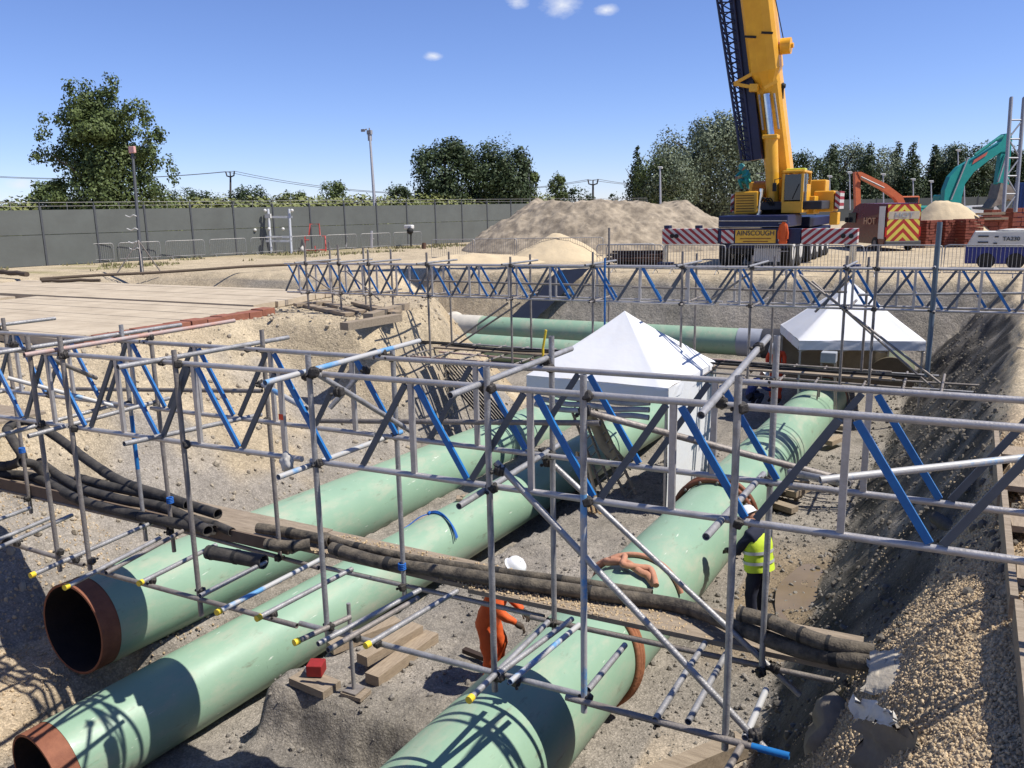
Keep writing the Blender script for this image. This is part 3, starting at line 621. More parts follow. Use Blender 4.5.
def p3ax(b): return Vector((-3.68+.0247*b, b, -2.388-.0183*b))
S2 = .88
def p2ax(b):
    bb = b/S2; return Vector(((-10.55+.1073*bb)*S2, b, 2.55+(-4.70+.037*bb-2.55)*S2))
P1 = big_pipe('green pipe on the left with a wide bare rusty rim, nearest the left bank', p1ax(5.93), p1ax(21.0), .61, .26, 0)
P2 = big_pipe('slimmer green pipe running beside the left pipe', p2ax(4.72), p2ax(21.5), .537, .26, 0)
P2['label'] = 'slimmer green pipe in the middle with a bare rusty end at the lower left corner'
P3 = big_pipe('green pipe on the right with slings and a clamp ring round it', p3ax(3.2), p3ax(24.3), .61, 0, .2)
P4 = big_pipe('green pipe lying across the back of the pit under the far bank', (-17.3, 28.05, -1.97), (-5.95, 28.05, -1.97), .457, 0, 0, 'green pipes across the back of the pit')
P5 = big_pipe('lower green pipe lying across in front of the one under the far bank', (-18.0, 25.2, -2.2), (-7.4, 25.2, -2.25), .457, 0, 0, 'green pipes across the back of the pit')
dusty = mat('dusty_white_coating', (.60, .55, .46), .8, 0, (.40, .38, .33), 3, .2, 20)
mb = MB(); n = 9; pts = [Vector((-17.3, 28.05, -1.97))+Vector((-.9*math.sin(t/n*1.45), .95*(1-math.cos(t/n*1.45)), 0)) for t in range(n+1)]
mb.path([Vector((-16.4, 28.05, -1.97))]+pts, .475, 40, hollow=False); mb.build('end_bend', dusty, P4)
mb = MB(); mb.path([(-6.4, 28.05, -1.97), (-5.6, 28.05, -1.97)], .475, 40); mb.build('joint_sleeve', mat('grey_sleeve', (.30, .32, .36), .5, 0, (.24, .25, .28), 4), P4)
mb = MB(); mb.path([(-5.6, 28.05, -1.97), (-3.0, 28.1, -1.97)], .50, 40); mb.build('wrapped_section', mat('black_pipe_wrap', (.045, .047, .055), .5, 0, (.02, .02, .024), 3), P4)
T = thing('pipe_bend', 'olive pipe bend in the shade under the far white tent', 'pipe', (-2.2, 26.6, -3.0))
pts = [Vector((-1.6+.0*t, 26.4, -2.35)) if t == 0 else Vector((-3.0+1.5*math.cos(t/8*1.4), 26.4+1.6*math.sin(t/8*1.4), -2.35)) for t in range(9)]
mb = MB(); mb.path([Vector((-1.5, 25.6, -2.4))]+pts[1:], .6, 40); mb.build('bend', mat('olive_coating', (.15, .17, .10), .6, 0, (.11, .12, .07), 2), T)
mb = MB(); mb.path([Vector((-1.5, 25.55, -2.4)), Vector((-1.5, 25.68, -2.4))], .63, 40); mb.build('end_band', mat('dull_steel', (.16, .13, .09), .7, .2), T)
# clamp ring and slings round the right pipe
def ring_pts(b, r, t0=0., t1=2*PI, n=48, wob=0., tilt=0.):
    c = p3ax(b); return [Vector((c.x+r*math.sin(t), b+tilt*math.cos(t)+wob*math.sin(3*t), c.z+r*math.cos(t))) for t in [t0+(t1-t0)*k/n for k in range(n+1)]]
T = thing('clamp_ring', 'rusty double clamp ring with bolts round the right green pipe beside the tent', 'pipe clamp', tuple(p3ax(13.4)-Vector((0, 0, .7))))
for k, b in enumerate((13.28, 13.50)):
    MB().path(ring_pts(b, .67, n=60)[:-1], .05, 8, closed=True).build('band', mat('rusty_clamp', (.26, .10, .05), .6, .3, (.12, .045, .025), 12), T)
for k in range(14):
    t = 2*PI*k/14+.1; c = p3ax(13.4); MB().tube((c.x+.66*math.sin(t), 13.2, c.z+.66*math.cos(t)), (c.x+.66*math.sin(t), 13.58, c.z+.66*math.cos(t)), .022, 8).build('bolt', galv_old, T)
mb = MB(); mb.path(ring_pts(9.75, .645, -1.5, 1.2, 30, .03), .035, 8)
c0 = p3ax(9.45); crum = [c0+Vector((-.45+.11*k+.03*math.sin(k*2.3), .03*math.sin(k*1.9)-.03*k, math.sqrt(max(0, .66**2-(-.45+.11*k)**2))+.02+.02*(k % 2))) for k in range(9)]
mb.path(smooth_path(crum, 4), .05, 8); mb.path(smooth_path([p+Vector((.05*math.cos(i), .12*math.sin(i*1.7), .04)) for i, p in enumerate(crum[2:])], 4), .042, 8)
solo(mb, 'lifting_sling', sling_m, 'muddy pink-brown sling bunched on top of the right green pipe', 'sling', tuple(c0))
mb = MB()
for k in range(3): mb.path(ring_pts(8.15+.045*k, .628+.01*k, -.5, 2.7, 36, .015, .12), .036, 8)
solo(mb, 'lifting_sling', mat('orange_brown_sling', (.34, .135, .06), .85, 0, (.20, .075, .035), 8, .4, 30), 'orange-brown sling hanging round the right pipe near the gravel tray', 'sling', tuple(p3ax(8.2)))
mb = MB(); c = at(540, 612, -1.9); A = at(528, 614, -1.95); B = at(560, 606, -1.9)
# blue rope round the middle pipe
def p2ring(b, t0, t1, n=20, r=.55, dy=0.):
    c = p2ax(b); return [Vector((c.x+r*math.sin(t), b+dy*(t-t0), c.z+r*math.cos(t))) for t in [t0+(t1-t0)*k/n for k in range(n+1)]]
mb = MB()
for k in range(3): mb.path(p2ring(12.0+.06*k, -.5-.1*k, 1.1, 20, .555+.008*k, -.16-.05*k), .013, 6)
c = p2ring(12.0, -.5, 0, 1)[0]; mb.blob(c, .045, 2, 2, .5); mb.path(smooth_path([c, c+Vector((-.1, -.15, -.02)), c+Vector((-.2, -.4, -.12)), c+Vector((-.2, -.8, -.14))], 5), .011, 6)
solo(mb, 'rope', rope_m, 'blue rope knotted over the middle green pipe', 'rope', tuple(c))
c = p2ax(12.7)+Vector((-.12, 0, .55)); mb = MB(); mb.box(c+Vector((0, 0, .02)), (.12, .2, .05), Euler((0, 0, .5)).to_matrix(), bev=.01); mb.box(c+Vector((.05, .05, .05)), (.06, .1, .04), bev=.01)
solo(mb, 'timber_offcut', wood, 'small pale timber offcut resting on the middle green pipe', 'timber', tuple(c))
# ---------------------------------------------------------------- timbers, props and clutter on the pit floor
def skid(label, p, q, w_, h_, z, m=wood, grp='timber skids under the pipes'):
    A = at(*p, z); B = at(*q, z); A.z = z; B.z = z; mb = MB(); mb.beam(A, B, w_, h_); o = solo(mb, 'timber_skid', m, label, 'timber', (A.x, A.y, z-h_/2), grp); return o
skid('longest pale timber skid sticking out under the middle pipe', (372, 680), (432, 636), .22, .14, -3.18)
skid('pale timber skid lying on the longest one', (362, 660), (418, 628), .2, .13, -3.07)
skid('timber skid nearest the middle pipe with a pointed end', (330, 648), (398, 622), .2, .12, -3.16)
skid('dark timber under the red block beside the middle pipe', (298, 676), (332, 690), .3, .1, -3.19, wood_grey)
skid('small packing board at the foot of the steel prop', (346, 690), (366, 696), .22, .05, -3.21, wood_grey)
c = at(316, 664, -3.0); mb = MB(); c.z -= .05; mb.box(c, (.2, .2, .15), Euler((0, 0, .4)).to_matrix(), bev=.01); mb.cur = 1; mb.box(c+Vector((-.03, -.1, .02)), (.1, .02, .07), Euler((0, 0, .4)).to_matrix())
solo(mb, 'red_block', [mat('red_plastic', (.30, .02, .02), .6, 0, (.2, .015, .012), 14), whitep], 'red block with a pale patch under the side of the middle pipe', 'block', tuple(c-Vector((0, 0, .1))))
T = thing('steel_prop', 'thin steel prop with a base plate standing beside the middle pipe', 'prop', tuple(at(354, 690, -3.18)))
c = at(354, 690, -3.18); MB().tube(c, c+Vector((0, 0, 1.15)), .026, 10).build('post', galv, T); MB().box(c+Vector((0, 0, .01)), (.2, .2, .02)).build('base_plate', galv_old, T); MB().box(c+Vector((0, 0, .75)), (.12, .05, .05)).build('pin_handle', galv_old, T)
skid('thin dark steel angle on the floor by the orange trousers', (464, 650), (500, 664), .08, .06, -3.16, mat('dark_steel', (.06, .04, .03), .7, .4), 'loose lengths on the pit floor')
skid('heavy timber baulk half buried at the bottom edge right of the pipe', (632, 790), (742, 744), .2, .2, -3.05, wood_grey)
for i, (p, q, z) in enumerate([((791, 494), (806, 487), -2.95), ((776, 490), (800, 496), -3.08), ((786, 482), (808, 482), -2.98), ((772, 503), (795, 510), -3.14), ((828, 443), (842, 437), -3.05), ((820, 425), (850, 428), -3.1)]):
    skid(['short pale block on top of the stack right of the right pipe', 'middle block of the stack right of the right pipe', 'dark block behind the stack right of the right pipe', 'flat pale board in front of the stacked blocks', 'squared pale block farther up beside the right pipe', 'dark sleeper farther up beside the right pipe'][i], p, q, .22, .11, z, wood if i % 2 == 0 else wood_grey, 'packing timbers right of the right pipe')
# concrete/steel kerb below hoses at right
# ladders and planks
def ladder(label, foot, top, w_=.36, n=11, m=wood_grey):
    foot = Vector(foot); top = Vector(top); d = (top-foot); y = d.normalized(); x = y.cross(Vector((.55, .83, 0))).normalized()
    T = thing('ladder', label, 'ladder', tuple(foot), 'ladders leaning by the tent')
    for s in (-1, 1): MB().tube(foot+x*w_/2*s, top+x*w_/2*s, .03, 8).build('rail', m, T)
    for k in range(n):
        c = foot+d*((k+.6)/n); MB().tube(c-x*w_*.62, c+x*w_*.62, .016, 6).build('rung', galv, T)
f = at(632, 498, -3.22); f2 = at(608, 492, -3.22)
ladder('right-hand grey ladder leaning in the shade beside the tent', f+Vector((0, 0, 0)), onb(590, 408, f.y+.75)); ladder('left-hand grey ladder leaning against the middle pipe', f2, onb(574, 404, f2.y+.8))
for k in range(3):
    A = at(590+k*5, 512+k, -3.2); B = onb(577+k*4.2, 452, A.y+.6); mb = MB(); mb.beam(A, B, .085, .04, (1, 0, .2)); solo(mb, 'plank', wood_pale, ['left', 'middle', 'right'][k]+' one of three new planks stood against the middle pipe', 'plank', tuple(A), 'new planks stood against the pipe')
mb = MB(); A = onb(588, 416, f.y+.6); B = onb(625, 470, f.y+.25); vs = []
for i in range(9):
    for j in range(7): 
        p = A.lerp(B, i/8)+Vector((.3*(j/6-.5), .05*math.sin(i*1.2+j), .05*math.sin(j*1.9+i)+.12*(j/6-.5))); vs.append(p)
mb.add(vs+[p+Vector((.0, .012, -.012)) for p in vs], [(i*7+j, i*7+j+1, (i+1)*7+j+1, (i+1)*7+j) for i in range(8) for j in range(6)]+[(63+i*7+j, 63+(i+1)*7+j, 63+(i+1)*7+j+1, 63+i*7+j+1) for i in range(8) for j in range(6)], True)
solo(mb, 'dust_sheet', mat('beige_dust_sheet', (.45, .36, .24), .9, 0, (.3, .235, .15), 4, .4, 20), 'crumpled beige sheet draped over the ladders', 'sheet', tuple(A))
# geotextile lining at the right, gravel bagged over it, buried pipe stub and edge boards
def sheet(name, label, corners, m, nu=14, nv=14, amp=.03, seed=0, cat='sheet'):
    A, B, C, D = [Vector(p) for p in corners]; vs = []; rn = random.Random(seed)
    for i in range(nu+1):
        for j in range(nv+1):
            s, t = i/nu, j/nv; p = (A*(1-s)*(1-t)+B*s*(1-t)+C*s*t+D*(1-s)*t)
            k = noise.noise(Vector((s*4+seed, t*4, seed)))+.5*noise.noise(Vector((s*11+seed, t*11, seed)))
            if j in (0, nv) or i in (0, nu): p += Vector((rn.uniform(-1, 1), rn.uniform(-1, 1), 0))*amp*.9
            vs.append(p+Vector((k*amp, k*amp*.6, k*amp)))
    th = Vector((0, -.008, -.012)); N_ = (nu+1)*(nv+1); f = [(i*(nv+1)+j, (i+1)*(nv+1)+j, (i+1)*(nv+1)+j+1, i*(nv+1)+j+1) for i in range(nu) for j in range(nv)]
    mb = MB(); mb.add(vs+[p+th for p in vs], f+[tuple(x+N_ for x in q[::-1]) for q in f], True); return solo(mb, name, m, label, cat, tuple(A))
A = at(872, 652, -.56); B = at(886, 650, -.50); C = at(888, 690, -.58); D = at(862, 692, -.72)
sheet('geotextile_sheet', 'pale geotextile wrapped over gravel under the right end of the hoses', [A, B+Vector((.1, .05, .02)), C+Vector((.1, 0, .0)), D], mat('dusty_geotextile', (.52, .47, .38), .9, 0, (.33, .28, .21), 6, .5, 20), amp=.03, seed=3)
A = at(858, 706, -.42); B = at(925, 736, -.28); C = at(925, 800, -.75); D = at(852, 800, -.95)
sheet('geotextile_sheet', 'muddy geotextile hanging down the bank at the bottom right', [A, B, C, D], geo_dirty, amp=.04, seed=5)
sheet('geotextile_sheet', 'torn white strip along the top of the muddy geotextile', [A+Vector((-.02, 0, .06)), B+Vector((-.15, 0, .1)), B+Vector((-.17, -.02, .03)), A+Vector((-.02, -.02, -.06))], geo, 18, 3, .03, 8)
mb = MB(); A = at(838, 712, -1.0); mb.blob(A+Vector((0, .1, -.3)), .3, 4, 3, .5, 2, (.7, .8, 1.05)); solo(mb, 'rubble_bag', geo_dirty, 'dark bulging bag hanging below the hoses on the right bank', 'bag', tuple(A))
mb = MB(); A = onb(936, 518, 9.4); B = onb(980, 548, 8.6); mb.path([A, B], .07, 16, hollow=True); solo(mb, 'pipe_stub', hose_m, 'black pipe stub poking out of the gravel bank on the right', 'pipe', tuple(A))
for k, (b0, b1) in enumerate([(3.4, 5.6), (5.65, 7.85), (7.9, 10.1)]):
    board('edge_board', ['nearest', 'middle', 'farthest'][k]+' edge board on end along the top of the right bank', (.46, b0, .02), (.48, b1, .02), .045, .26, wood_grey, 'board', 'edge boards along the right bank')
for k in range(6):
    b0 = 4.2+k*1.0; mb = MB(); mb.beam((.5, b0, .07+.01*k), (2.6, b0+random.uniform(-.1, .1), .07+.01*k), .34, .05); solo(mb, 'scaffold_board', wood, f"{['first','second','third','fourth','fifth','sixth'][k]} board from the bottom of the walkway at the right edge", 'board', (.7, b0, 0), 'walkway boards at the right edge')
# platform added left of the bridge to throw shade on the lower bank
T = thing('shade_platform', 'scaffold platform added at the left end of the bridge to shade the bank', 'scaffold', (-12.6, 5.2, -2.2))
for k in range(9): MB().box((-14.2+k*.24, 5.2, -.35), (.225, 4.6, .04)).build('board', wood_grey, T)
for x_ in (-13.9, -12.0):
    for y_ in (3.6, 6.3): MB().tube((x_, y_, -2.6), (x_, y_, .9), TR, 10).build('post', galv_old, T)

# out-of-view rail added right of the walkway to cast shadows on the gravel
T = thing('shadow_rail', 'unseen scaffold rail added along the top of the right bank to shadow the gravel', 'shadow rail', (1.7, 6, 0))
for b in (2.6, 4.4, 6.2, 8.0): MB().tube((1.7, b, -.1), (1.7, b, 1.35), TR, 8).build('post', galv, T)
for z in (.55, 1.1): MB().tube((1.75, 2.2, z), (1.75, 8.3, z), TR, 8).build('rail', galv, T)
MB().box((1.66, 5.2, .2), (.035, 6, .22)).build('toe_board', wood, T)  # board of the added shadow rail
# ---------------------------------------------------------------- far scaffold bridge
BT = thing('scaffold_bridge', 'second scaffold tube bridge with blue braced lattice beams crossing the back of the pit', 'scaffold', (-7, 17.3, -.8))
zb = lambda a: 1.27+.006*(a+15)
ups = [.35-1.05*k for k in range(-2, 18)]
lattice(BT, 16.8, zb, -15.9, 2.3, [-13.1, -8.95, -4.3], ups, 'near lattice beam of the far bridge')
lattice(BT, 17.85, lambda a: zb(a)-.06, -16.5, 2.6, [-13.2, -9.1, -4.4], [u_-.35 for u_ in ups], 'far lattice beam of the far bridge')
for a, z0, z1 in [(-15.1, .1, 1.82), (-14.0, .1, 1.77), (-13.05, .12, 1.65), (-11.3, -.95, 1.59), (-9.02, -1.0, 1.51), (-7.0, -1.0, 1.63), (-5.02, -1., 1.65), (-3.62, -.95, 1.58), (-1.87, -.95, 1.59), (-1.35, -.95, 1.78), (-.38, -.6, 2.19)]:
    tubep(BT, 'standard', (a, 16.75, z0), (a, 16.75, z1), mat('blue_grey_steel', (.12, .16, .2), .5, .3) if a == -.38 else galv_old, .0265 if a != -.38 else .045, n=8)
    for z in (zb(a), zb(a)-.75): coupler(BT, a, 16.76, z, 1.2)
tubep(BT, 'standard', (-6.72, 16.75, -.9), (-6.72, 16.75, 1.5), blue, n=8)
for a, z0, z1 in [(-15.25, .1, 1.79), (-14.1, .1, 1.64), (-13.2, .1, 1.6), (-11.4, -.9, 1.55), (-9.1, -.9, 1.5), (-7.08, -.9, 2.11), (-5.05, -.9, 1.55), (-3.4, -.9, 1.5), (-1.6, -.9, 1.5)]:
    tubep(BT, 'standard', (a, 17.9, z0), (a, 17.9, z1), galv_old, .0265, n=8)
    coupler(BT, a, 17.88, zb(a)-.06, 1.2)
for a in (-15.15, -14.05, -13.1, -11.35, -9.05, -7.03, -5.03, -3.6, -1.85, -.4):
    tubep(BT, 'transom', (a, 16.4, zb(a)+.05), (a, 18.2, zb(a)+.04), galv, n=8); tubep(BT, 'transom', (a+.05, 16.5, zb(a)-.75), (a+.05, 18.1, zb(a)-.73), galv_old, n=8)
for z in (.86, ):
    tubep(BT, 'mid_rail', (-12.2, 17.3, z), (-6.4, 17.3, z), galv_old, n=8); tubep(BT, 'mid_rail', (-6.3, 17.3, z-.02), (-1.9, 17.3, z), galv_old, n=8); tubep(BT, 'mid_rail', (-1.7, 17.3, z-.05), (2.0, 17.3, z+.1), galv, n=8)
for p, q, b in [((446, 347), (508, 303), 16.8), ((454, 347), (520, 303), 17.8), ((800, 275), (940, 383), 16.7), ((812, 281), (935, 390), 17.6), ((853, 275), (815, 312), 17.2), ((660, 392), (950, 260), 24.) if False else ((706, 303), (752, 272), 17.2), ((300, 268), (345, 300), 17.2), ((345, 270), (380, 300), 17.2)]:
    tubep(BT, 'brace', onb(*p, b), onb(*q, b), galv_old, n=8)
for b, a0, a1, z in [(16.6, -11.8, .6, -.92), (17.1, -11.3, .4, -.9), (17.95, -12, .9, -.93), (18.3, -11.6, -.2, -.85)]:
    st = a0
    while st < a1:
        e = min(a1, st+random.uniform(3., 4.6)); tubep(BT, 'ledger', (st, b+random.uniform(-.04, .04), z+random.uniform(-.02, .02)), (e, b+random.uniform(-.04, .04), z+random.uniform(-.02, .02)), random.choice([galv_old, galv, rustred]), n=8); st = e-.3 if e < a1 else a1+1
for k in range(17):
    a = -11.6+k*.72+random.uniform(-.1, .1); tubep(BT, 'deck_transom', (a, 16.2, -.86), (a+random.uniform(-.05, .05), 18.5, -.86), galv_old, n=8)
tubep(BT, 'handrail', onb(660, 360, 18), onb(700, 372, 17), galv, n=8)
for k, (b, lb) in enumerate([(17.3, 'narrow muddy board along the near side of the far bridge deck'), (17.62, 'narrow muddy board along the far side of the far bridge deck')]):
    board('deck_board', lb, (-11.5, b, -.8), (-1.0, b, -.8), .22, .04, wood_grey, 'board', 'far bridge deck boards')
for k, (z_, b_, lb) in enumerate([(-.74, 17.35, 'thick black cable along the far bridge deck'), (-.74, 17.55, 'thin black cable along the far bridge deck')]):
    mb = MB(); mb.path(smooth_path([(-12.5+i*1.2, b_+.08*math.sin(i*1.7+k), z_+.02*math.sin(i*2.1)) for i in range(11)], 5), .028-.01*k, 8); solo(mb, 'cable', black, lb, 'cable', (-12.5, b_, z_))
sheet('shade_sheet', 'dark sheet painting in the shadow on the back bank left of the near tent peak', [onb(558, 270, 29.75), onb(590, 268, 29.75), onb(532, 322, 28.25), onb(506, 322, 28.25)], mat('painted_shade', (.02, .026, .045), .6, 0, (.012, .016, .03), 2), amp=.03, seed=11)  # near-black sheet stands in for the shadow band on the back bank
# dark cables coming down the left bank behind the bridge
for k, pts in enumerate([[(407, 322), (420, 332), (440, 342)], [(395, 328), (415, 341), (433, 347)], [(400, 333), (408, 345), (430, 345)]]):
    mb = MB(); P_ = [onb(x, y, 19.5-.4*k) for x, y in pts]; mb.path(smooth_path(P_, 5), .03, 8); solo(mb, 'cable', black, ['upper', 'middle', 'lowest'][k]+' of the black cables slung from the left bank to the far bridge', 'cable', tuple(P_[0]), 'cables slung from the left bank')
# bundle of long dark rods sliding down towards the middle (behind the front bridge)
T = thing('tube_bundle', 'bundle of long dark steel tubes lying down the left bank towards the pit floor', 'tubes', tuple(onb(450, 380, 16)))
for k in range(9):
    A = at(428+k*4.4, 356+k*1.2, -1.3); B = at(492+k*3.6, 430+k*.6, -2.75); MB().tube(A, B, .022, 8).build('tube', mat('dark_tube', (.07, .065, .06), .6, .4), T)
# yellow hydrant pole at the far deck
mb = MB(); A = onb(543, 348, 17.2); B = onb(546, 330, 17.2); mb.tube(A, B, .03, 8); mb.tube(A, A-Vector((0, 0, .35)), .03, 8); solo(mb, 'marker_post', yellow_cap, 'short yellow post clamped to the far bridge deck', 'post', tuple(A))
# ---------------------------------------------------------------- tents
def tent(label, c, rot, w_, eave, peak, floor, sides):
    """c: centre (a,b); eave/peak/floor levels"""
    T = thing('canopy_tent', label, 'tent', (c[0], c[1], floor)); Mt = Matrix.Translation((c[0], c[1], 0)) @ Matrix.Rotation(rot, 4, 'Z'); h = w_/2
    mb = MB(Mt); n = 14; vs = []; fs = []
    for i in range(n+1):                                 # square pyramid with sagging panels and hips
        t = i/n; r = h*t
        for k in range(4*n):
            e = k//n; s = (k % n)/n*2-1
            x, y = [(s, -1), (1, s), (-s, 1), (-1, -s)][e]
            z = peak+(eave-peak)*(t**.95)-.025*math.sin(PI*t)*(1-s*s)*(1+.8*noise.noise(Vector((x*2, y*2, 9)))) - .05*noise.noise(Vector((x*2*t, y*2*t, 4)))*t
            vs.append((x*r, y*r, z))
    for i in range(n):
        for k in range(4*n): k2 = (k+1) % (4*n); fs.append((i*4*n+k, (i+1)*4*n+k, (i+1)*4*n+k2, i*4*n+k2))
    mb.add(vs, fs, True); N_ = len(vs)
    mb.build('canopy', white, T)
    def wall(e, top, bot, m, nm, wob=.04, seed=1, cut=0.):
        q = MB(Mt); nn = 30; mm = 16; vs = []
        for j in range(mm+1):
            for i in range(nn+1):
                s = -1+2*i/nn; z = top+(bot-top)*j/mm
                d = wob*(math.sin(s*9+seed)+.6*math.sin(s*21+j*.4+seed*2)+1.2*noise.noise(Vector((s*3, z*1.4, seed))))*min(1, j/3)
                o = 1.004+d/h
                x, y = [(s, -o), (o, s), (-s, o), (-o, -s)][e]; vs.append((x*h, y*h, z+(cut*.3*(1-abs(s)) if j == mm else 0)))
        q.add(vs, [(j*(nn+1)+i, j*(nn+1)+i+1, (j+1)*(nn+1)+i+1, (j+1)*(nn+1)+i) for j in range(mm) for i in range(nn)], True); return q.build(nm, m, T)
    for e in range(4): wall(e, eave, eave-.24, white, 'valance', .008, e)
    for e, d, m, sd_ in sides: wall(e, eave-.02, d, m, 'side_wall', .006, sd_)
    for sx in (-1, 1):
        for sy in (-1, 1):
            q = MB(Mt); q.box((sx*(h-.05), sy*(h-.05), (eave+floor)/2), (.045, .045, eave-floor)); q.box((sx*(h-.05), sy*(h-.05), floor+.02), (.1, .1, .02)); q.build('leg', alu, T)
    q = MB(Mt)
    for s in (-1, 1):
        for k in range(3):
            x0 = -h+k*w_/3
            q.tube((x0, s*(h-.06), eave-.05), (x0+w_/3, s*(h-.06), eave-.3), .012, 6); q.tube((x0, s*(h-.06), eave-.3), (x0+w_/3, s*(h-.06), eave-.05), .012, 6)
    q.build('truss_bar', alu, T); return T
tent('white pop-up tent with one side wall over the pipes in mid pit', (-6.02, 16.1), math.radians(-2), 3.0, -.73, .47, -3.22, [(1, -3.2, white, 3)])
tent('farther white pop-up tent with a tan back sheet under the far bridge', (-2.54, 23.9), math.radians(19), 3.05, -.87, .52, -3.0, [(2, -2.6, tan, 5)])
# grey cloth swags rolled under the near tent's open front
T0 = None; mb = MB()
for k in range(3): mb.path(smooth_path([(-7.4+i*.345, 14.72-.02*k, -1.08-.13*k-.05*math.sin(i/8*PI)+.02*math.sin(i*2+k)) for i in range(8)], 4), .055, 8)
solo(mb, 'rolled_sheet', mat('grey_canvas', (.42, .42, .43), .85, 0, (.25, .25, .26), 4, .4, 12), 'grey rolled-up side sheet hanging under the open front of the near tent', 'sheet', (-7.9, 15.6, -1.4))
mb = MB(); A = onb(829, 357, 21.5); mb.box(A, (.36, .3, .26), bev=.02); solo(mb, 'equipment_case', mat('grey_case', (.34, .36, .38), .5), 'small grey box standing on the far bridge deck before the far tent', 'case', tuple(A-Vector((0, 0, .13))))
T = thing('trestle', 'steel trestle frame carrying the grey box by the far tent', 'stand', (A.x, A.y, -2.9))
for sx in (-.15, .15):
    for sy in (-.12, .12): MB().tube((A.x+sx*1.6, A.y+sy*1.6, -2.9), (A.x+sx, A.y+sy, A.z-.13), .02, 6).build('leg', galv_old, T)
# ---------------------------------------------------------------- crane
def pbox(mb, x0, y0, x1, y1, b, db, bev=0.):
    A = onb(x0, y1, b); B = onb(x1, y0, b); return mb.box(((A.x+B.x)/2, b+db/2, (A.z+B.z)/2), (B.x-A.x, db, B.z-A.z), bev=bev)
CT = thing('mobile_crane', 'yellow and navy mobile crane with its boom raised and striped outriggers out', 'crane', (-7.4, 37.5, 0))
rw = stripe_mat('red_white_stripes', (.33, .012, .02), (.62, .60, .56), 3.05, (1, 0, -1.2)); rwl = stripe_mat('red_white_stripes_mirrored', (.33, .012, .02), (.62, .60, .56), 3.05, (1, 0, 1.2))
b0 = 34.
mb = MB(); mb.box((-7.4, 40.4, 1.15), (2.6, 12.2, .62), bev=.04); pbox(mb, 718, 215, 788, 228, b0+.1, 3.2, .05); mb.box((-7.4, 43, 1.75), (2.6, 6.4, .45), bev=.05); mb.build('chassis', navy, CT)
mb = MB(); pbox(mb, 718, 228, 787.5, 244, b0, .35, .02); bd = mb.build('rear_beam', navy, CT)
for x0, x1, m in [(721, 734, rwl), (778, 787, rw)]: q = MB(); pbox(q, x0, 230, x1, 243.2, b0-.02, .015); q.build('stripe_panel', m, bd)
q = MB(); pbox(q, 735, 229.8, 776, 243, b0-.025, .02); sg = q.build('sign_board', mat('sign_yellow', (.80, .47, .05), .4), CT)
c = (onb(735, 236, b0-.04)+onb(776, 233.3, b0-.04))/2
text_part('AINSCOUGH', .27, (c.x, c.y, c.z+.05), (1, 0, 0), (0, 0, 1), navy, sg, width=1.46, depth=.004, fat=.0)
q = MB()
for k, y in enumerate((238.2, 241.)): pbox(q, 740+k*3, y, 771-k*3, y+1.0, b0-.035, .01)
q.build('lettering', mat('sign_brown', (.25, .10, .02), .5), sg)
q = MB()
for k in range(12): pbox(q, 754+k*2.2, 245, 755.6+k*2.2, 261, b0+.3, .05)
pbox(q, 753.5, 244.6, 780.5, 261.5, b0+.35, .08); q.build('mudguard', whitep, CT)
q = MB(); pbox(q, 720, 244, 752, 254, b0+.5, .6); q.build('underbody', black, CT)
for x0, x1, m, lb in [(662, 718, rwl, None), (801, 858, rw, None), (788, 801, navy, None)]:
    q = MB(); pbox(q, x0, 228.5, x1, 244, b0+.05, .5, .015); o = q.build('outrigger_beam', m, CT)
    if m is not navy:
        for k in ((.12, .2) if x0 == 662 else (.68, .82)):
            xx = x0+(x1-x0)*(k+.06); c = onb(xx, 236, b0+.03); MB().tube(c, c+Vector((0, -.03, 0)), .09, 12).build('lock_hole', black, o)
for x in (666, 854):
    A = onb(x, 236, b0+.3); mb = MB(); mb.tube((A.x, b0+.3, A.z), (A.x, b0+.3, .25), .11, 12); mb.build('outrigger_leg', chrome, CT); MB().box((A.x, b0+.3, .2), (.6, .6, .1), bev=.02).build('foot_pad', navy, CT)
for x0 in (664, 695): q = MB(); pbox(q, x0, 225.5, x0+5, 229, b0+.1, .4); q.build('lifting_lug', navy, CT)
mb = MB(); c = onb(699, 245, b0+.3); q = MB(); q.box((c.x+.1, b0+.4, .62), (.3, .3, .9)); 
for i, bb in enumerate((35.2, 36.9, 39.7, 41.4, 43.1, 44.8)):
    for s in (-1, 1):
        wx = -7.4+s*1.22; tr = MB(); tr.path([(wx-.21, bb, .70), (wx-.17, bb, .70), (wx+.17, bb, .70), (wx+.21, bb, .70)], .7, 28, rs=[.62, .70, .70, .62]); wh = tr.build('wheel', black, CT)
        rm = MB(); rm.tube((wx-.215, bb, .70), (wx+.215, bb, .70), .36, 20); rm.tube((wx-.225, bb, .7), (wx+.225, bb, .7), .14, 12); rm.build('rim', whitep, wh)
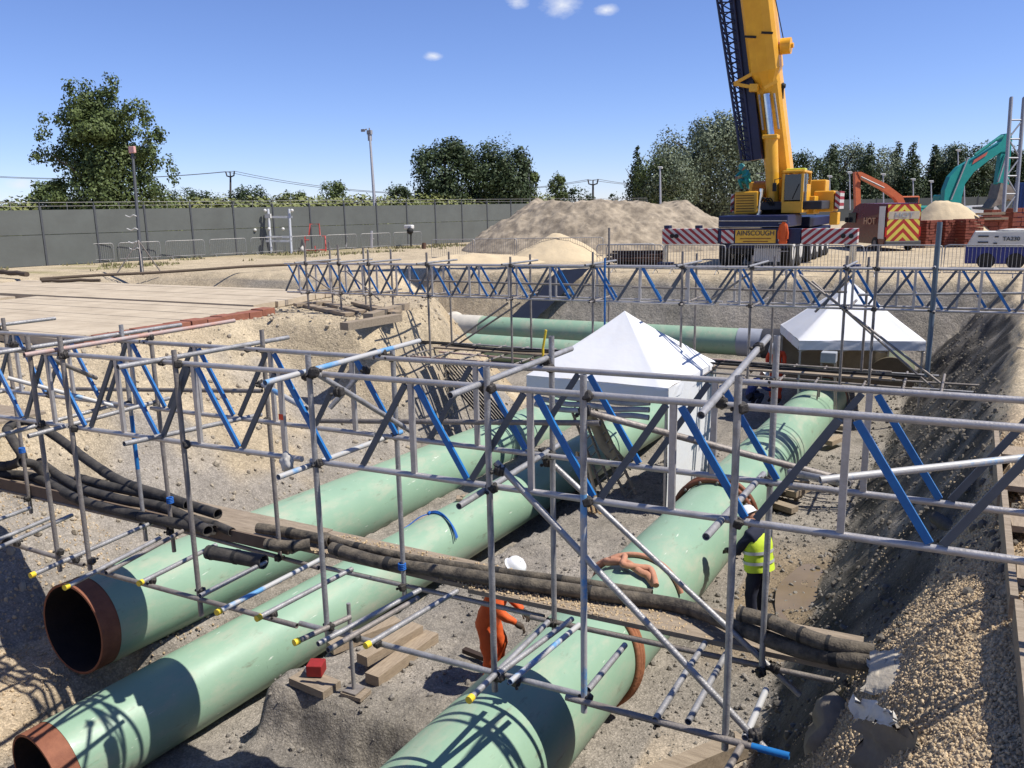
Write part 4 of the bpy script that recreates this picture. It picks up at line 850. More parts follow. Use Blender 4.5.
# superstructure
mb = MB(); mb.tube((-7.4, 38.2, 1.75), (-7.4, 38.2, 2.35), 1.1, 24); mb.build('turntable', black, CT)
mb = MB(); mb.box((-7.0, 38.6, 2.5), (3.7, 4.6, .35), bev=.04); mb.build('slew_frame', mat('dark_frame', (.03, .03, .035), .6), CT)
bs = 36.2
mb = MB(); pbox(mb, 734, 191, 758, 214, bs, 1.7, .06); eh = mb.build('engine_housing', yellow, CT)
for k in range(7): q = MB(); pbox(q, 736, 195+k*2.6, 754, 196.1+k*2.6, bs-.03, .03); q.build('louvre', mat('dark_gap', (.10, .05, .01), .7), eh)
q = MB(); pbox(q, 730.5, 194, 734, 212, bs+.1, .12); q.build('stripe_panel', rw, CT)
mb = MB(); c = onb(759, 207, bs+.2); mb.tube((c.x, c.y, c.z-.4), (c.x+.1, c.y, c.z+.75), .11, 12); mb.path([(c.x-.1, c.y, c.z-.4), (c.x+.25, c.y+.1, c.z-.55)], .16, 12); mb.build('exhaust', chrome, CT)
# counterweight
mb = MB(); pbox(mb, 813, 190.5, 834.5, 212, 38.6, 1.5, .05); mb.box((-7.3, 40.9, 3.2), (3.4, 1.1, .8), bev=.05); mb.build('counterweight', yellow, CT)
q = MB(); pbox(q, 834.5, 191, 840.5, 209, 38.55, 1.4); q.build('stripe_panel', rwl, CT)
mb = MB(); pbox(mb, 829, 212, 838, 225, 38.7, .8, .03); pbox(mb, 806, 196, 815, 214, 37.6, 1.5, .03); mb.build('support_frame', yellow, CT)
# cab
cb = 35.9; mb = MB(); A = onb(781, 213, cb); B = onb(804, 171, cb); x0, x1, z0, z1 = A.x, B.x, A.z, B.z; y0, y1 = cb, cb+1.9; p = .06
def post(m_, P0, P1, w_=.09): m_.beam(P0, P1, w_, w_)
sl = .22     # windscreen leans back towards the top
for xx in (x0+.04, x1-.04): post(mb, (xx, y0, z0+.42), (xx+.12*0, y0+sl*.2, z1-.08)); post(mb, (xx, y1-.05, z0), (xx, y1-.05, z1))
mb.box(((x0+x1)/2, (y0+y1)/2+.05, z1), (x1-x0+.05, y1-y0-.05, .1), bev=.03); mb.box(((x0+x1)/2, (y0+y1)/2, z0+.06), (x1-x0, y1-y0, .12), bev=.02)
mb.box(((x0+x1)/2, y0+.03, z0+.25), (x1-x0, .08, .42), bev=.02); mb.box(((x0+x1)/2, y1-.05, z0+.5), (x1-x0, .08, .9), bev=.02); mb.box((x1-.03, y1-.5, z0+.6), (.07, .9, 1.1), bev=.02); cabo = mb.build('cab', yellow, CT)
MB().box(((x0+x1)/2, y0+.035, (z0+z1)/2+.2), (x1-x0-.14, .02, z1-z0-.62)).build('windscreen', glass, cabo)
MB().box((x1-.02, y0+.62, (z0+z1)/2+.05), (.03, 1.0, z1-z0-.3)).build('side_window', glass, cabo); MB().box((x0+.02, y0+.9, (z0+z1)/2+.05), (.03, 1.6, z1-z0-.3)).build('side_window', glass, cabo)
MB().box((x1+.0, y0+.62, (z0+z1)/2+.05), (.05, .05, z1-z0-.2)).build('window_bar', mat('bare_alloy', (.6, .55, .48), .4, .5), cabo)
MB().box((x0+.45, y0+.5, z1+.08), (.75, .5, .1), bev=.03).build('roof_beacon', mat('beacon_yellow', (.75, .75, .05), .3), cabo)
q = MB(); q.box(((x0+x1)/2+.05, y0+.9, z0+.75), (.5, .5, .8), bev=.08); q.build('seat', mat('seat_cloth', (.05, .04, .05), .9), cabo)
for s, h_ in ((0, .55), (0, .95)): MB().path([(x0-.35, y1+.2, z1+h_-.9), (x0-1.6, y1+.6, z1+h_-.9)], .022, 6).build('handrail', galv, CT)
MB().path([(x0-.05, y0-.02, z1-.25), (x0-.28, y0-.12, z1-.3), (x0-.28, y0-.12, z1-.75)], .02, 6).build('mirror_arm', black, cabo); MB().box((x0-.28, y0-.14, z1-.6), (.16, .05, .34), bev=.02).build('mirror', black, cabo)
MB().path([((x0+x1)/2, y0-.01, z0+.55), ((x0+x1)/2+.25, y0-.02, z0+1.15)], .014, 5).build('wiper', black, cabo)
for k in range(5): MB().box((-6.2, 34.1+.0*k, .75+k*.27), (.42, .05, .03)).build('step', galv, CT)
for k, (px0, py0, px1, py1) in enumerate([(719, 221, 787, 221), (719, 226.5, 787, 226.5)]): MB().path([onb(px0, py0, 34.06), onb(px1, py1, 34.06)], .02, 5).build('trim_strip', galv, CT)
for k in range(3): MB().path(smooth_path([onb(760+k*3, 204, 36.4), onb(764+k*3, 198, 36.1), onb(770+k*2, 205, 36.3), onb(774+k, 212, 36.5)], 5), .03, 6).build('hydraulic_hose', black, CT)
# boom (raised, leaning a little towards the pit)
def bpt(x, y, b): return onb(x, y, b)
B0 = bpt(783, 203, 38.4); B1 = bpt(759, 2, 36.6); bd_ = (B1-B0).normalized(); B2 = B0+bd_*22; sx = bd_.cross(Vector((0, 1, 0))).normalized(); sy = sx.cross(bd_)
def boomsec(mb, P0, P1, w_, d_, w2=None, d2=None):
    ring = lambda P, w, d: [P + sx*x*w/2 + sy*y*d/2 for x, y in [(-1, -.55), (-.8, -.85), (-.35, -1), (.35, -1), (.8, -.85), (1, -.55), (1, .8), (.85, 1), (-.85, 1), (-1, .8)]]
    r0_, r1_ = ring(P0, w_, d_), ring(P1, w2 or w_, d2 or d_); m_ = len(r0_)
    mb.add(r0_+r1_, [(k, (k+1) % m_, m_+(k+1) % m_, m_+k) for k in range(m_)]+[tuple(range(m_))[::-1], tuple(range(m_, 2*m_))]); return mb
mb = MB(); boomsec(mb, B0-bd_*.4, B2, 1.05, 1.15); bo = mb.build('boom', yellow, CT)
q = MB(); K = lambda t: B0+bd_*t
L1 = (bpt(767, 92, 37.4)-B0).dot(bd_)
boomsec(q, K(L1)-sy*.35, K(L1+.9)-sy*.2, .35, .5, 1.22, 1.3); boomsec(q, K(L1+.9)-sy*.2, K(20), 1.22, 1.3); q.build('boom_collar', yellow, bo)
for s in (-.3, .3): MB().box(K(L1+2.3)+sx*s*1.1-sy*.86, (.46, .02, .09), Euler((0, .15, 0)).to_matrix()).build('lifting_slot', black, bo)
C0 = bpt(773, 207, 36.7); C1 = bpt(771, 137, 36.75); C2 = bpt(766.5, 94, 36.75)
MB().tube(C0, C1, .27, 20).build('lift_cylinder', yellow, bo); MB().tube(C1, C2, .15, 16).build('cylinder_rod', chrome, bo); q = MB(); q.box(C1, (.62, .6, .18), bev=.04); q.build('cylinder_head', yellow, bo)
q = MB(); q.tube(C1+Vector((-.33, 0, .3)), C2+Vector((-.3, 0, 0)), .045, 8); q.tube(C1+Vector((.3, 0, .3)), C2+Vector((.3, 0, 0)), .045, 8); q.build('hydraulic_pipe', galv, bo)
mb = MB(); c = bpt(766, 196, 38.); mb.tube((c.x-.5, c.y, c.z+.1), (c.x+.05, c.y, c.z+.1), .55, 24); mb.box((c.x-.2, c.y+.2, c.z-.4), (.9, 1.2, .5), bev=.05); mb.build('winch', mat('winch_orange', (.65, .25, .02), .45, 0, (.5, .17, .01), 5), CT)
# fly jib folded beside the boom
J = MB(); jb = 36.5
jl0, jl1 = bpt(716, -8, jb), bpt(741.5, 160, jb+.4); jr0, jr1 = bpt(733, -8, jb), bpt(752, 160, jb+.4)
for d in (0, .75):
    o = Vector((0, d, 0)); J.tube(jl0+o, jl1+o, .055, 8); J.tube(jr0+o, jr1+o, .055, 8)
for i in range(17):
    t = i/17; t2 = (i+1)/17; a_ = jl0.lerp(jl1, t); b_2 = jr0.lerp(jr1, t2); a2 = jl0.lerp(jl1, t2)
    J.tube(a_, b_2, .03, 6); J.tube(a2, b_2, .03, 6); o = Vector((0, .75, 0)); J.tube(a2+o, jr0.lerp(jr1, t)+o, .03, 6); J.tube(a_, a2+o, .03, 6)
jo = J.build('lattice_jib', navy, CT)
q = MB(); e0, e1 = bpt(738, -8, jb+.5), bpt(756, 160, jb+.8); q.beam(e0, e1, .62, .75, (0, 1, 0)); q.build('jib_box', navy, jo)
q = MB(); h0 = bpt(734, 84, jb-.1); q.beam(h0, bpt(752, 74, jb), .13, .13); q.beam(h0, bpt(757, 88, jb), .13, .13); q.beam(bpt(750, 88, jb), bpt(758, 88, jb), .3, .3); q.beam(bpt(764, 88, jb-.4), bpt(777, 81, jb-.2), .12, .12); q.build('jib_bracket', yellow, bo)
q = MB(); h0 = bpt(786, 46, 36.9); q.tube(h0+Vector((-.2, 0, 0)), h0+Vector((.2, 0, 0)), .32, 16); q.tube(h0+Vector((-.5, 0, 0)), h0+Vector((.3, 0, 0)), .1, 8); q.build('rope_sheave', yellow, bo)
q = MB(); h0 = bpt(783, 86, 37.2); q.blob(h0, .14, 1, 1, .2); q.tube(h0, h0+Vector((-.3, 0, -.3)), .05, 6); q.tube(h0, h0+Vector((0, 0, -.5)), .05, 6); q.build('wind_gauge', black, bo)
q = MB(); q.tube(bpt(774, -8, 36.6), bpt(784, 42, 36.9), .02, 6); q.build('rope', black, bo)
# coat hung on the outrigger box
mb = MB(); A = onb(783.5, 226, b0-.15); n = 12; vs = []
for i in range(9):
    z = A.z+.15-i*.105; wd = lerp(i, [0, 1, 2, 8], [.05, .13, .16, .15])
    for k in range(n): t = 2*PI*k/n; vs.append((A.x+wd*math.cos(t)*(1+.1*math.sin(3*t+i)), A.y+.09*math.sin(t)*(1+.2*math.sin(2*t+i*.7)), z))
mb.add(vs, [(i*n+k, i*n+(k+1) % n, (i+1)*n+(k+1) % n, (i+1)*n+k) for i in range(8) for k in range(n)]+[tuple(range(n)), tuple(range(8*n, 9*n))], True)
for s in (-1, 1): mb.path([(A.x+s*.1, A.y, A.z+.05), (A.x+s*.17, A.y-.03, A.z-.25), (A.x+s*.16, A.y-.03, A.z-.5)], .045, 8)
solo(mb, 'work_coat', hivis_o, 'orange work coat hung on the rear beam of the crane', 'coat', tuple(A))
# ---------------------------------------------------------------- van
VB = at(901, 251, 0); Mv = Matrix.Translation((VB.x, VB.y, 0)) @ Matrix.Rotation(math.radians(30), 4, 'Z')
VT = thing('van', 'dark red van with a red and yellow chevron back parked behind the crane', 'van', (VB.x, VB.y, 0))
prof = [(0, .35), (0, 2.05), (.08, 2.48), (3.3, 2.52), (3.9, 2.35), (4.6, 1.5), (5.4, 1.22), (5.55, .9), (5.55, .35)]
mb = MB(Mv); wv = .98; m_ = len(prof); sec = [(-wv, 0), (wv, 0)]
Lv = [(-wv if z < 1.4 else -wv+.10*(z-1.4)/1.1, y, z) for y, z in prof]; Rv = [(-x, y, z) for x, y, z in Lv]
mb.add(Lv+Rv, [tuple(range(m_)), tuple(range(m_, 2*m_))[::-1]]+[(i, i+m_, (i+1) % m_+m_, (i+1) % m_) for i in range(m_)]); vb = mb.build('body', mat('maroon_paint', (.13, .010, .013), .25), VT)
chev = stripe_mat('red_yellow_chevrons', (.50, .03, .015), (.85, .70, .10), 2.1, (1, 0, 1), True)
def vpart(nm, c, d, m, par=vb, bev=0): q = MB(Mv); q.box(c, d, bev=bev); return q.build(nm, m, par)
q = MB(); q.box((0, 0, 0), (1.74, .03, 1.95)); me_ = q.build('rear_doors', chev, VT, (0, 0, 0)); me_.location = Mv @ Vector((0, -.03, 1.45))-BASE[VT.name]; me_.rotation_euler = (0, 0, math.radians(30)); BASE[me_.name] = Vector((0, 0, 0))
text_part('HOT', .34, (0, -.03, .42), (1, 0, 0), (0, 0, 1), mat('van_grey_lettering', (.35, .38, .42), .5), me_, width=1.0)
q = MB(); q.box((0, -.015, .42), (1.66, .012, .4)); q.build('name_band', mat('van_silver_band', (.58, .50, .38), .4), me_)
vpart('bumper', (0, -.08, .42), (1.9, .16, .22), mat('grey_bumper', (.1, .1, .1), .6), vb, .03)
for s in (-1, 1):
    vpart('tail_lamp', (s*.9, -.02, 1.0), (.1, .05, .5), mat('red_lens', (.6, .02, .01), .3))
    vpart('cab_window', (s*(wv+.005), 4.0, 1.72), (.02, .95, .55), glass); vpart('mirror', (s*1.12, 4.4, 1.6), (.18, .1, .28), black)
    for yy in (1.0, 4.5):
        q = MB(Mv); q.tube((s*.78, yy, .36), (s*1.0, yy, .36), .36, 24); wh = q.build('wheel', black, VT); q = MB(Mv); q.tube((s*.8, yy, .36), (s*1.01, yy, .36), .2, 16); q.build('rim', galv_old, wh)
q = MB(Mv); q.add([(-.85, 3.95, 2.33), (.85, 3.95, 2.33), (.92, 4.58, 1.54), (-.92, 4.58, 1.54)], [(0, 1, 2, 3)]); q.add([(-.85, 3.93, 2.31), (.85, 3.93, 2.31), (.92, 4.56, 1.52), (-.92, 4.56, 1.52)], [(3, 2, 1, 0)]); q.build('windscreen', glass, vb)
ov = (Mv @ Vector((-wv-.0, 1.75, 1.55))); ex = (Mv.to_3x3() @ Vector((0, -1, 0)))
text_part('HOT', .5, ov+(Mv.to_3x3() @ Vector((-.03, 0, 0))), ex, (0, 0, 1), mat('van_gold_lettering', (.62, .34, .20), .5), vb, width=1.4)
q = MB(Mv); q.box((-wv-.01, .35, 1.5), (.02, .65, 1.7)); q.build('side_stripe', whitep, vb)
# ---------------------------------------------------------------- excavators
def plane_prism(T, nm, px, dep, th, m, par=None):
    P_ = [atd(x, y, dep) for x, y in px]; ctr = sum(P_, Vector())/len(P_); ex = (atd(700, 384, dep)-atd(600, 384, dep)).normalized(); ex = Vector((ex.x, ex.y, 0)).normalized(); nn = Vector((-ex.y, ex.x, 0))
    A = [p-nn*th/2 for p in P_]; B = [p+nn*th/2 for p in P_]; k = len(P_); mb = MB()
    mb.add(A+B, [tuple(range(k)), tuple(range(k, 2*k))[::-1]]+[(i, (i+1) % k+0, (i+1) % k+k, i+k) for i in range(k)]); return mb.build(nm, m, par or T)
def excavator(label, px_base, dep, m, boomp, stickp, bucketp, rams):
    c = atd(*px_base, dep); c.z = 0; T = thing('excavator', label, 'excavator', tuple(c))
    ex = ab(right*1.0); ex.z = 0; ex.normalize(); ang = math.atan2(ex.y, ex.x); Me = Matrix.Translation((c.x, c.y, 0)) @ Matrix.Rotation(ang, 4, 'Z')
    q = MB(Me); q.box((-.6, .2, 1.55), (3.2, 2.6, 1.1), bev=.1); q.box((-1.9, .2, 1.7), (.8, 2.5, 1.2), bev=.12); bo_ = q.build('house', m, T)
    q = MB(Me); q.box((.5, 1.0, 2.2), (1.4, 1.0, 1.5), bev=.08); cb_ = q.build('cab', m, T); q = MB(Me); q.box((.5, .48, 2.35), (1.15, .05, 1.0)); q.build('window', glass, cb_)
    for s in (-1, 1):
        q = MB(Me); n = 40; q.path([(1.5*max(-1, min(1, 1.25*math.cos(2*PI*k/n)))+.35*math.cos(2*PI*k/n), s*1.1+.2, .42+.38*math.sin(2*PI*k/n)) for k in range(n)], .05, 6, closed=True); q.box((0, s*1.1+.2, .42), (3.2, .45, .66), bev=.12); q.build('track', black, T)
    bm_ = plane_prism(T, 'boom', boomp, dep, .5, m); plane_prism(T, 'stick', stickp, dep, .4, m)
    if bucketp: plane_prism(T, 'bucket', bucketp, dep, 1.1, mat('worn_bucket_steel', (.26, .22, .17), .6, .3, (.12, .09, .07), 4))
    for p, q_, r in rams: A = atd(*p, dep-.35); B = atd(*q_, dep-.35); MB().tube(A, B, r, 10).build('hydraulic_ram', m if r > .06 else galv, T)
    return T, bm_
ET, eb = excavator('teal excavator with its boom arched over the sand heap', (946, 214), 52, teal, [(942, 204), (943, 190), (948, 177), (957, 167), (971, 159), (986, 150), (999, 142), (1003, 134), (1009, 133), (1010, 141), (1008, 152), (999, 152), (986, 161), (972, 172), (963, 184), (958, 204)],
          [(1001, 140), (1010, 140), (1007, 186), (1003, 190), (999, 188), (995, 184)], [(996, 183), (1004, 185), (1010, 190), (1012, 197), (1008, 201), (1003, 199), (997, 204), (986, 208), (992, 199)], [((951, 200), (968, 158), .05), ((975, 155), (1001, 136), .09), ((998, 182), (1008, 150), .06), ((996, 140), (1003, 136), .1)])
plane_prism(ET, 'red_marking', [(972, 164.5), (986, 155.5), (988, 151.5), (974, 160)], 51.72, .02, mat('faded_red_marking', (.45, .09, .06), .5), eb)
OT, ob = excavator('orange excavator with a thin folded arm behind the red van', (905, 214), 58, orange_paint, [(856, 172), (860, 172), (885, 184), (901, 196), (905, 206), (899, 206), (893, 198), (880, 189), (859, 178)], [(854, 172), (859, 172), (860, 214), (855, 214)], [(854, 212), (862, 212), (863, 220), (858, 224), (852, 219)], [((861, 177), (884, 188), .06)])
# ---------------------------------------------------------------- stacks, generator, piles
brick = mat('red_brown_brick_stack', (.27, .075, .045), .85, 0, (.15, .04, .025), 3, .3, 10)
def stack(label, x0, x1, y0, y1, dep, nl=9, gap=1.6):
    c0 = atd(x0, y1, dep); c1 = atd(x1, y0, dep); T = thing('brick_stack', label, 'brick stack', tuple(Vector((c0.x, c0.y, 0))), 'red-brown brick stacks behind the van')
    ex = Vector((c1.x-c0.x, c1.y-c0.y, 0)); w_ = ex.length; ex.normalize(); ny = Vector((-ex.y, ex.x, 0)); top = c1.z; R = Matrix((ex, ny, Vector((0, 0, 1)))).transposed()
    mid = Vector(((c0.x+c1.x)/2, (c0.y+c1.y)/2, 0)); hh = (top-.12)/nl
    for k in range(nl):
        mb = MB(); nb = 5
        for j in range(nb): mb.box(mid+ex*((j+.5)/nb-.5)*w_+ny*random.uniform(-.03, .03)+Vector((0, 0, .12+hh*(k+.5))), (w_/nb*.95, .95, hh*.86), R)
        mb.build('course', brick, T)
    MB().box(mid+Vector((0, 0, .06)), (w_, .95, .1), R).build('pallet', wood, T)
    return T
stack('leftmost red-brown brick stack just right of the chevron van', 919, 936, 220, 245, 47); stack('second red-brown brick stack from the van', 937.5, 955, 219.5, 245, 47.3); stack('third red-brown brick stack, next to the gap', 957.5, 978, 218.5, 245, 46.8)
stack('low red-brown stack behind the generator', 979, 1004, 216, 226, 50, 5); stack('tall red-brown stack at the right edge', 1006, 1030, 207.5, 228, 51, 7); stack('wide red-brown stack beyond the gap on the right', 987, 1013, 209, 218, 56, 6)
for k, (x0, x1, y) in enumerate([(978, 1003, 214), (982, 1006, 219)]):
    A = atd(x0, y, 49.5); B = atd(x1, y-.6, 49.5); mb = MB(); mb.beam(A, B, .5, .12); 
    solo(mb, 'timber_pile', wood, ['upper', 'lower'][k]+' pale board resting on the low red-brown stack', 'timber', tuple(A), 'boards on the low stack')
GT = thing('generator', 'white and blue towed generator at the right edge by the steel barriers', 'generator', tuple(at(996, 270, 0)))
gb = at(996, 270, 0).y; 
def zpx(y, x=996): return onb(x, y, gb).z
xa, xb = onb(965.5, 250, gb).x, onb(965.5, 250, gb).x+3.1
mb = MB(); mb.box(((xa+xb)/2, gb+.75, (zpx(247)+zpx(264))/2), (xb-xa, 1.5, zpx(247)-zpx(264)), bev=.04); gl = mb.build('lower_casing', mat('generator_blue', (.02, .03, .20), .45, 0, (.015, .022, .13), 2), GT)
zz0, zz1 = zpx(247), zpx(232); mb = MB(); o = [(xa+.03, zz0), (xa+.28, zz1), (xa+2.05, zz1), (xa+2.1, zz0)]; mb.add([(x, gb+.02, z) for x, z in o]+[(x, gb+1.48, z) for x, z in o], [(0, 1, 2, 3)[::-1], (4, 5, 6, 7), (0, 4, 5, 1)[::-1], (1, 5, 6, 2)[::-1], (2, 6, 7, 3)[::-1], (0, 3, 7, 4)[::-1]])
mb.box((xb-.5, gb+.75, (zz0+zz1)/2-.05), (.9, 1.4, zz1-zz0-.12), bev=.05); gu = mb.build('upper_casing', mat('generator_white', (.60, .60, .56), .45, 0, (.48, .48, .44), 2), GT)
text_part('TA230', .2, (xa+1.45, gb-.0, (zz0+zz1)/2+.02), (1, 0, 0), (0, 0, 1), mat('dark_lettering', (.04, .05, .06), .5), gu)
for dx, dz in ((.55, .12), (.55, -.1), (.95, -.14), (.98, .1)): MB().box((xa+dx, gb+.005, (zz0+zz1)/2+dz), (.34 if dx < .6 else .12, .02, .05)).build('vent', mat('dark_vent', (.04, .04, .05), .6), gu)
for k in range(3): MB().tube((xa+.7+k*.95, gb-.02, .33), (xa+.7+k*.95, gb+.2, .33), .3, 20).build('wheel', black, GT)
MB().blob((xa+1.6, gb+.8, zz1+.02), .5, 2, 2, .2, sq=(1.4, 1, .15)).build('dust_cover', geo, GT)
T = thing('rebar_pile', 'low dark pile of rusty steel bars behind the barriers left of the crane', 'steel pile', tuple(at(636, 267, 0)))
c = at(636, 266, 0); 
for k in range(34):
    z = .06+.11*(k//6)+random.uniform(-.02, .02); y = random.uniform(-.5, .9); L_ = random.uniform(1.5, 1.95)
    MB().tube((c.x-L_*.6+random.uniform(-.15, .15), c.y+y-.2, z), (c.x+L_*.62+random.uniform(-.1, .1), c.y+y+.1, z+random.uniform(-.03, .03)), .045, 6).build('bar', mat('dark_rusty_bar', (.075, .035, .022), .8, .2), T)
# ---------------------------------------------------------------- crowd barriers
def barrier(a, b, rot, label, wd=2.35, z=0):
    T = thing('steel_barrier', label, 'barrier', (a, b, z)); T.rotation_euler = (0, 0, SITE+rot)
    BASE[T.name] = Vector((0, 0, 0)); h = 1.1; mb = MB(); r = .06; pts = [(0, 0, .18), (0, 0, h-.12), (.03, 0, h-.03), (.12, 0, h), (wd-.12, 0, h), (wd-.03, 0, h-.03), (wd, 0, h-.12), (wd, 0, .18)]
    mb.path(pts, .021, 8, closed=True); mb.build('frame', galv, T); mb = MB()
    for k in range(1, 20): mb.tube((wd*k/20, 0, .18), (wd*k/20, 0, h), .0075, 5)
    mb.build('infill_bars', galv, T); mb = MB()
    for x in (.3, wd-.3): mb.path([(x, -.28, 0), (x, -.26, .04), (x, 0, .18), (x, .26, .04), (x, .28, 0)], .018, 6)
    mb.build('feet', galv, T); return T
BP = barrier(-12.6, 31.6, 0, 'steel crowd barrier at the left end of the row in front of the crane')
BP['group'] = 'steel barriers along the back of the pit'
names = ['second', 'third', 'fourth', 'fifth', 'sixth', 'seventh', 'eighth']
for k in range(7):
    o = copy_tree(BP); a = -12.6+2.42*(k+1); o.location = W(a, 31.6+.25*math.sin(k*1.9)+.05*k, 0); o.rotation_euler = (0, 0, SITE+.06*math.sin(k*2.7)); o['label'] = names[k]+' steel crowd barrier from the left in the row in front of the crane'
o = copy_tree(BP); p_ = at(597, 272, 0); o.location = W(p_.x, p_.y, 0); o.rotation_euler = (0, 0, SITE+.5); o['label'] = 'steel crowd barrier turned across the end of the row by the sand heap'
def row(p0, p1, n, fmt, grp):
    A = p0.copy(); B = p1.copy(); A.z = B.z = 0; d = (B-A); stp = d/n; ang = math.atan2(d.y, d.x)
    for k in range(n):
        q = A+stp*k; o = copy_tree(BP); o.location = W(q.x, q.y, 0); o.rotation_euler = (0, 0, SITE+ang+random.uniform(-.04, .04)); o['group'] = grp; o['label'] = fmt
A = at(432, 261, 0); B = at(600, 259.5, 0); row(A, B, 4, 'steel crowd barrier in the row before the big spoil heap', 'barriers before the spoil heap')
A = at(-40, 270, 0); B = at(425, 246.5, 0); n_ = int((B-A).length/2.5); row(A, B, n_, 'steel crowd barrier in the long row along the grey fence', 'barriers along the grey fence')
# ---------------------------------------------------------------- perimeter fence
def fence(label, P0, P1, n, h=3.05, seam=.56, wire=.42, thin=True):
    P0 = Vector(P0); P1 = Vector(P1); P0.z = P1.z = 0; T = thing('site_fence', label, 'fence', tuple(P0)); d = (P1-P0)/n; y = d.normalized(); nx = Vector((-y.y, y.x, 0))
    for k in range(n+1):
        p = P0+d*k; q = MB(); q.box(p+Vector((0, 0, h/2+.1))-nx*0, (.11, .11, h+.2)); q.tube(p+Vector((0, 0, h)), p+Vector((0, 0, h+wire)), .03, 6); q.build('post', fence_post, T)
        if k < n:
            for z0, z1 in ((.03, h*seam-.015), (h*seam+.015, h)):
                q = MB(); m0 = p+d*.02; m1 = p+d*.98; q.beam((m0.x, m0.y, (z0+z1)/2), (m1.x, m1.y, (z0+z1)/2), .05, z1-z0); q.build('panel', fence_m, T)
            if thin: q = MB(); q.tube(p+d*.5+Vector((0, 0, h-.05)), p+d*.5+Vector((0, 0, h+wire)), .014, 5); q.tube(p+Vector((0, 0, h+wire-.02)), p+d+Vector((0, 0, h+wire-.02)), .012, 5); q.tube(p+Vector((0, 0, h+.2)), p+d+Vector((0, 0, h+.2)), .01, 5); q.build('top_wire', galv, T)
    return T
FA = at(0, 268.5, 0); FB = at(510, 240, 0); fd = (FB-FA).normalized(); F0 = FA-fd*9
n_ = round((FB-F0).length/2.9)
fence('tall grey screen fence running along the left and back of the site', F0, FB+fd*20, n_+7)
c1 = atd(676, 218, 120); c1.z = 0; c2 = atd(1120, 205, 118); c2.z = 0
fence('distant grey fence behind the crane and excavators', c1, c2, 22, thin=False)
# ---------------------------------------------------------------- gate frames, signs and small things by the fence
def dep_at(x, y): p = at(x, y, 0); return W(p.x, p.y).dot(fwd)+2.55*math.sin(P)*1.0
def lp(x, y, dep): return atd(x, y, dep)
dG = 55.
T = thing('gate_frame', 'tall pale steel frame with round lamps against the grey fence', 'frame', tuple(at(278, 256, 0)))
q = MB()
for x in ((268, 271), (289, 291)): q.tube(lp(x[0], 209, dG), lp(x[1]+.5, 254, dG), .09, 8)
q.build('upright', mat('pale_frame_steel', (.55, .56, .57), .5, .2), T)
for y in (217, 237, 241): MB().beam(lp(266, y, dG), lp(292, y, dG), .14, .14).build('rail', mat('pale_frame_steel', (1, 1, 1)), T)
for x, y in ((265, 210.5), (292, 210.5), (255, 230), (269, 229), (283, 229)): MB().blob(lp(x, y, dG-.2), .11, 1, 2, .05).build('lamp', whitep, T)
MB().box(lp(268, 216, dG-.2), (.5, .1, .28)).build('plate', whitep, T)
T = thing('tubular_stand', 'red tubular frame leaning by the grey fence', 'frame', tuple(at(318, 252, 0)))
for P_ in ([(305, 252), (305, 236), (309, 236), (310, 224), (319, 224), (320, 236), (325, 236), (326, 252)], [(304, 250), (326, 250)], [(305, 240), (309, 240)], [(315, 252), (315, 246)]):
    q = MB(); pts = [lp(x, y, 57) for x, y in P_]; q.path(pts, .05, 6); q.build('tube', mat('red_tube', (.5, .06, .05), .5), T)
for lb, xs, y0, y1 in [('pair of pale bollards against the grey fence', (343, 346), 229, 247), ('pale valve post near the tall mast by the fence', (371, 372), 231, 248)]:
    q = MB()
    for x in xs: q.tube(lp(x, y0, 60), lp(x, y1, 60), .07, 8)
    q.tube(lp(xs[0]-1, y0+8, 60), lp(xs[-1]+2, y0+8, 60), .05, 8); solo(q, 'bollard', alu, lb, 'post', tuple(at(xs[0], y1, 0)))
T = thing('camera_post', 'black security camera with a white hood on a post by the fence', 'camera', tuple(at(411, 246, 0)))
MB().tube(lp(411, 233, 60), lp(411, 250, 60), .06, 8).build('post', black, T); MB().box(lp(409, 227, 60), (.7, .4, .3), bev=.08).build('hood', whitep, T); MB().blob(lp(410, 231, 59.8), .25, 1, 2, .05).build('camera', black, T)
q = MB(); q.tube(lp(424, 243, 58), lp(424, 252, 58), .14, 10); solo(q, 'post', mat('brown_post', (.10, .05, .03), .8), 'short brown post at the right end of the fence barriers', 'post', tuple(at(424, 252, 0)))
q = MB(); q.box(lp(350.5, 247, 57), (3.2, .9, .7), Euler((0, 0, .5)).to_matrix(), bev=.06) if False else q.blob(lp(303, 250, 56), .25, 2, 1, .3); solo(q, 'sack', geo, 'pale sack beside the red frame by the fence', 'sack', tuple(lp(303, 250, 56)))
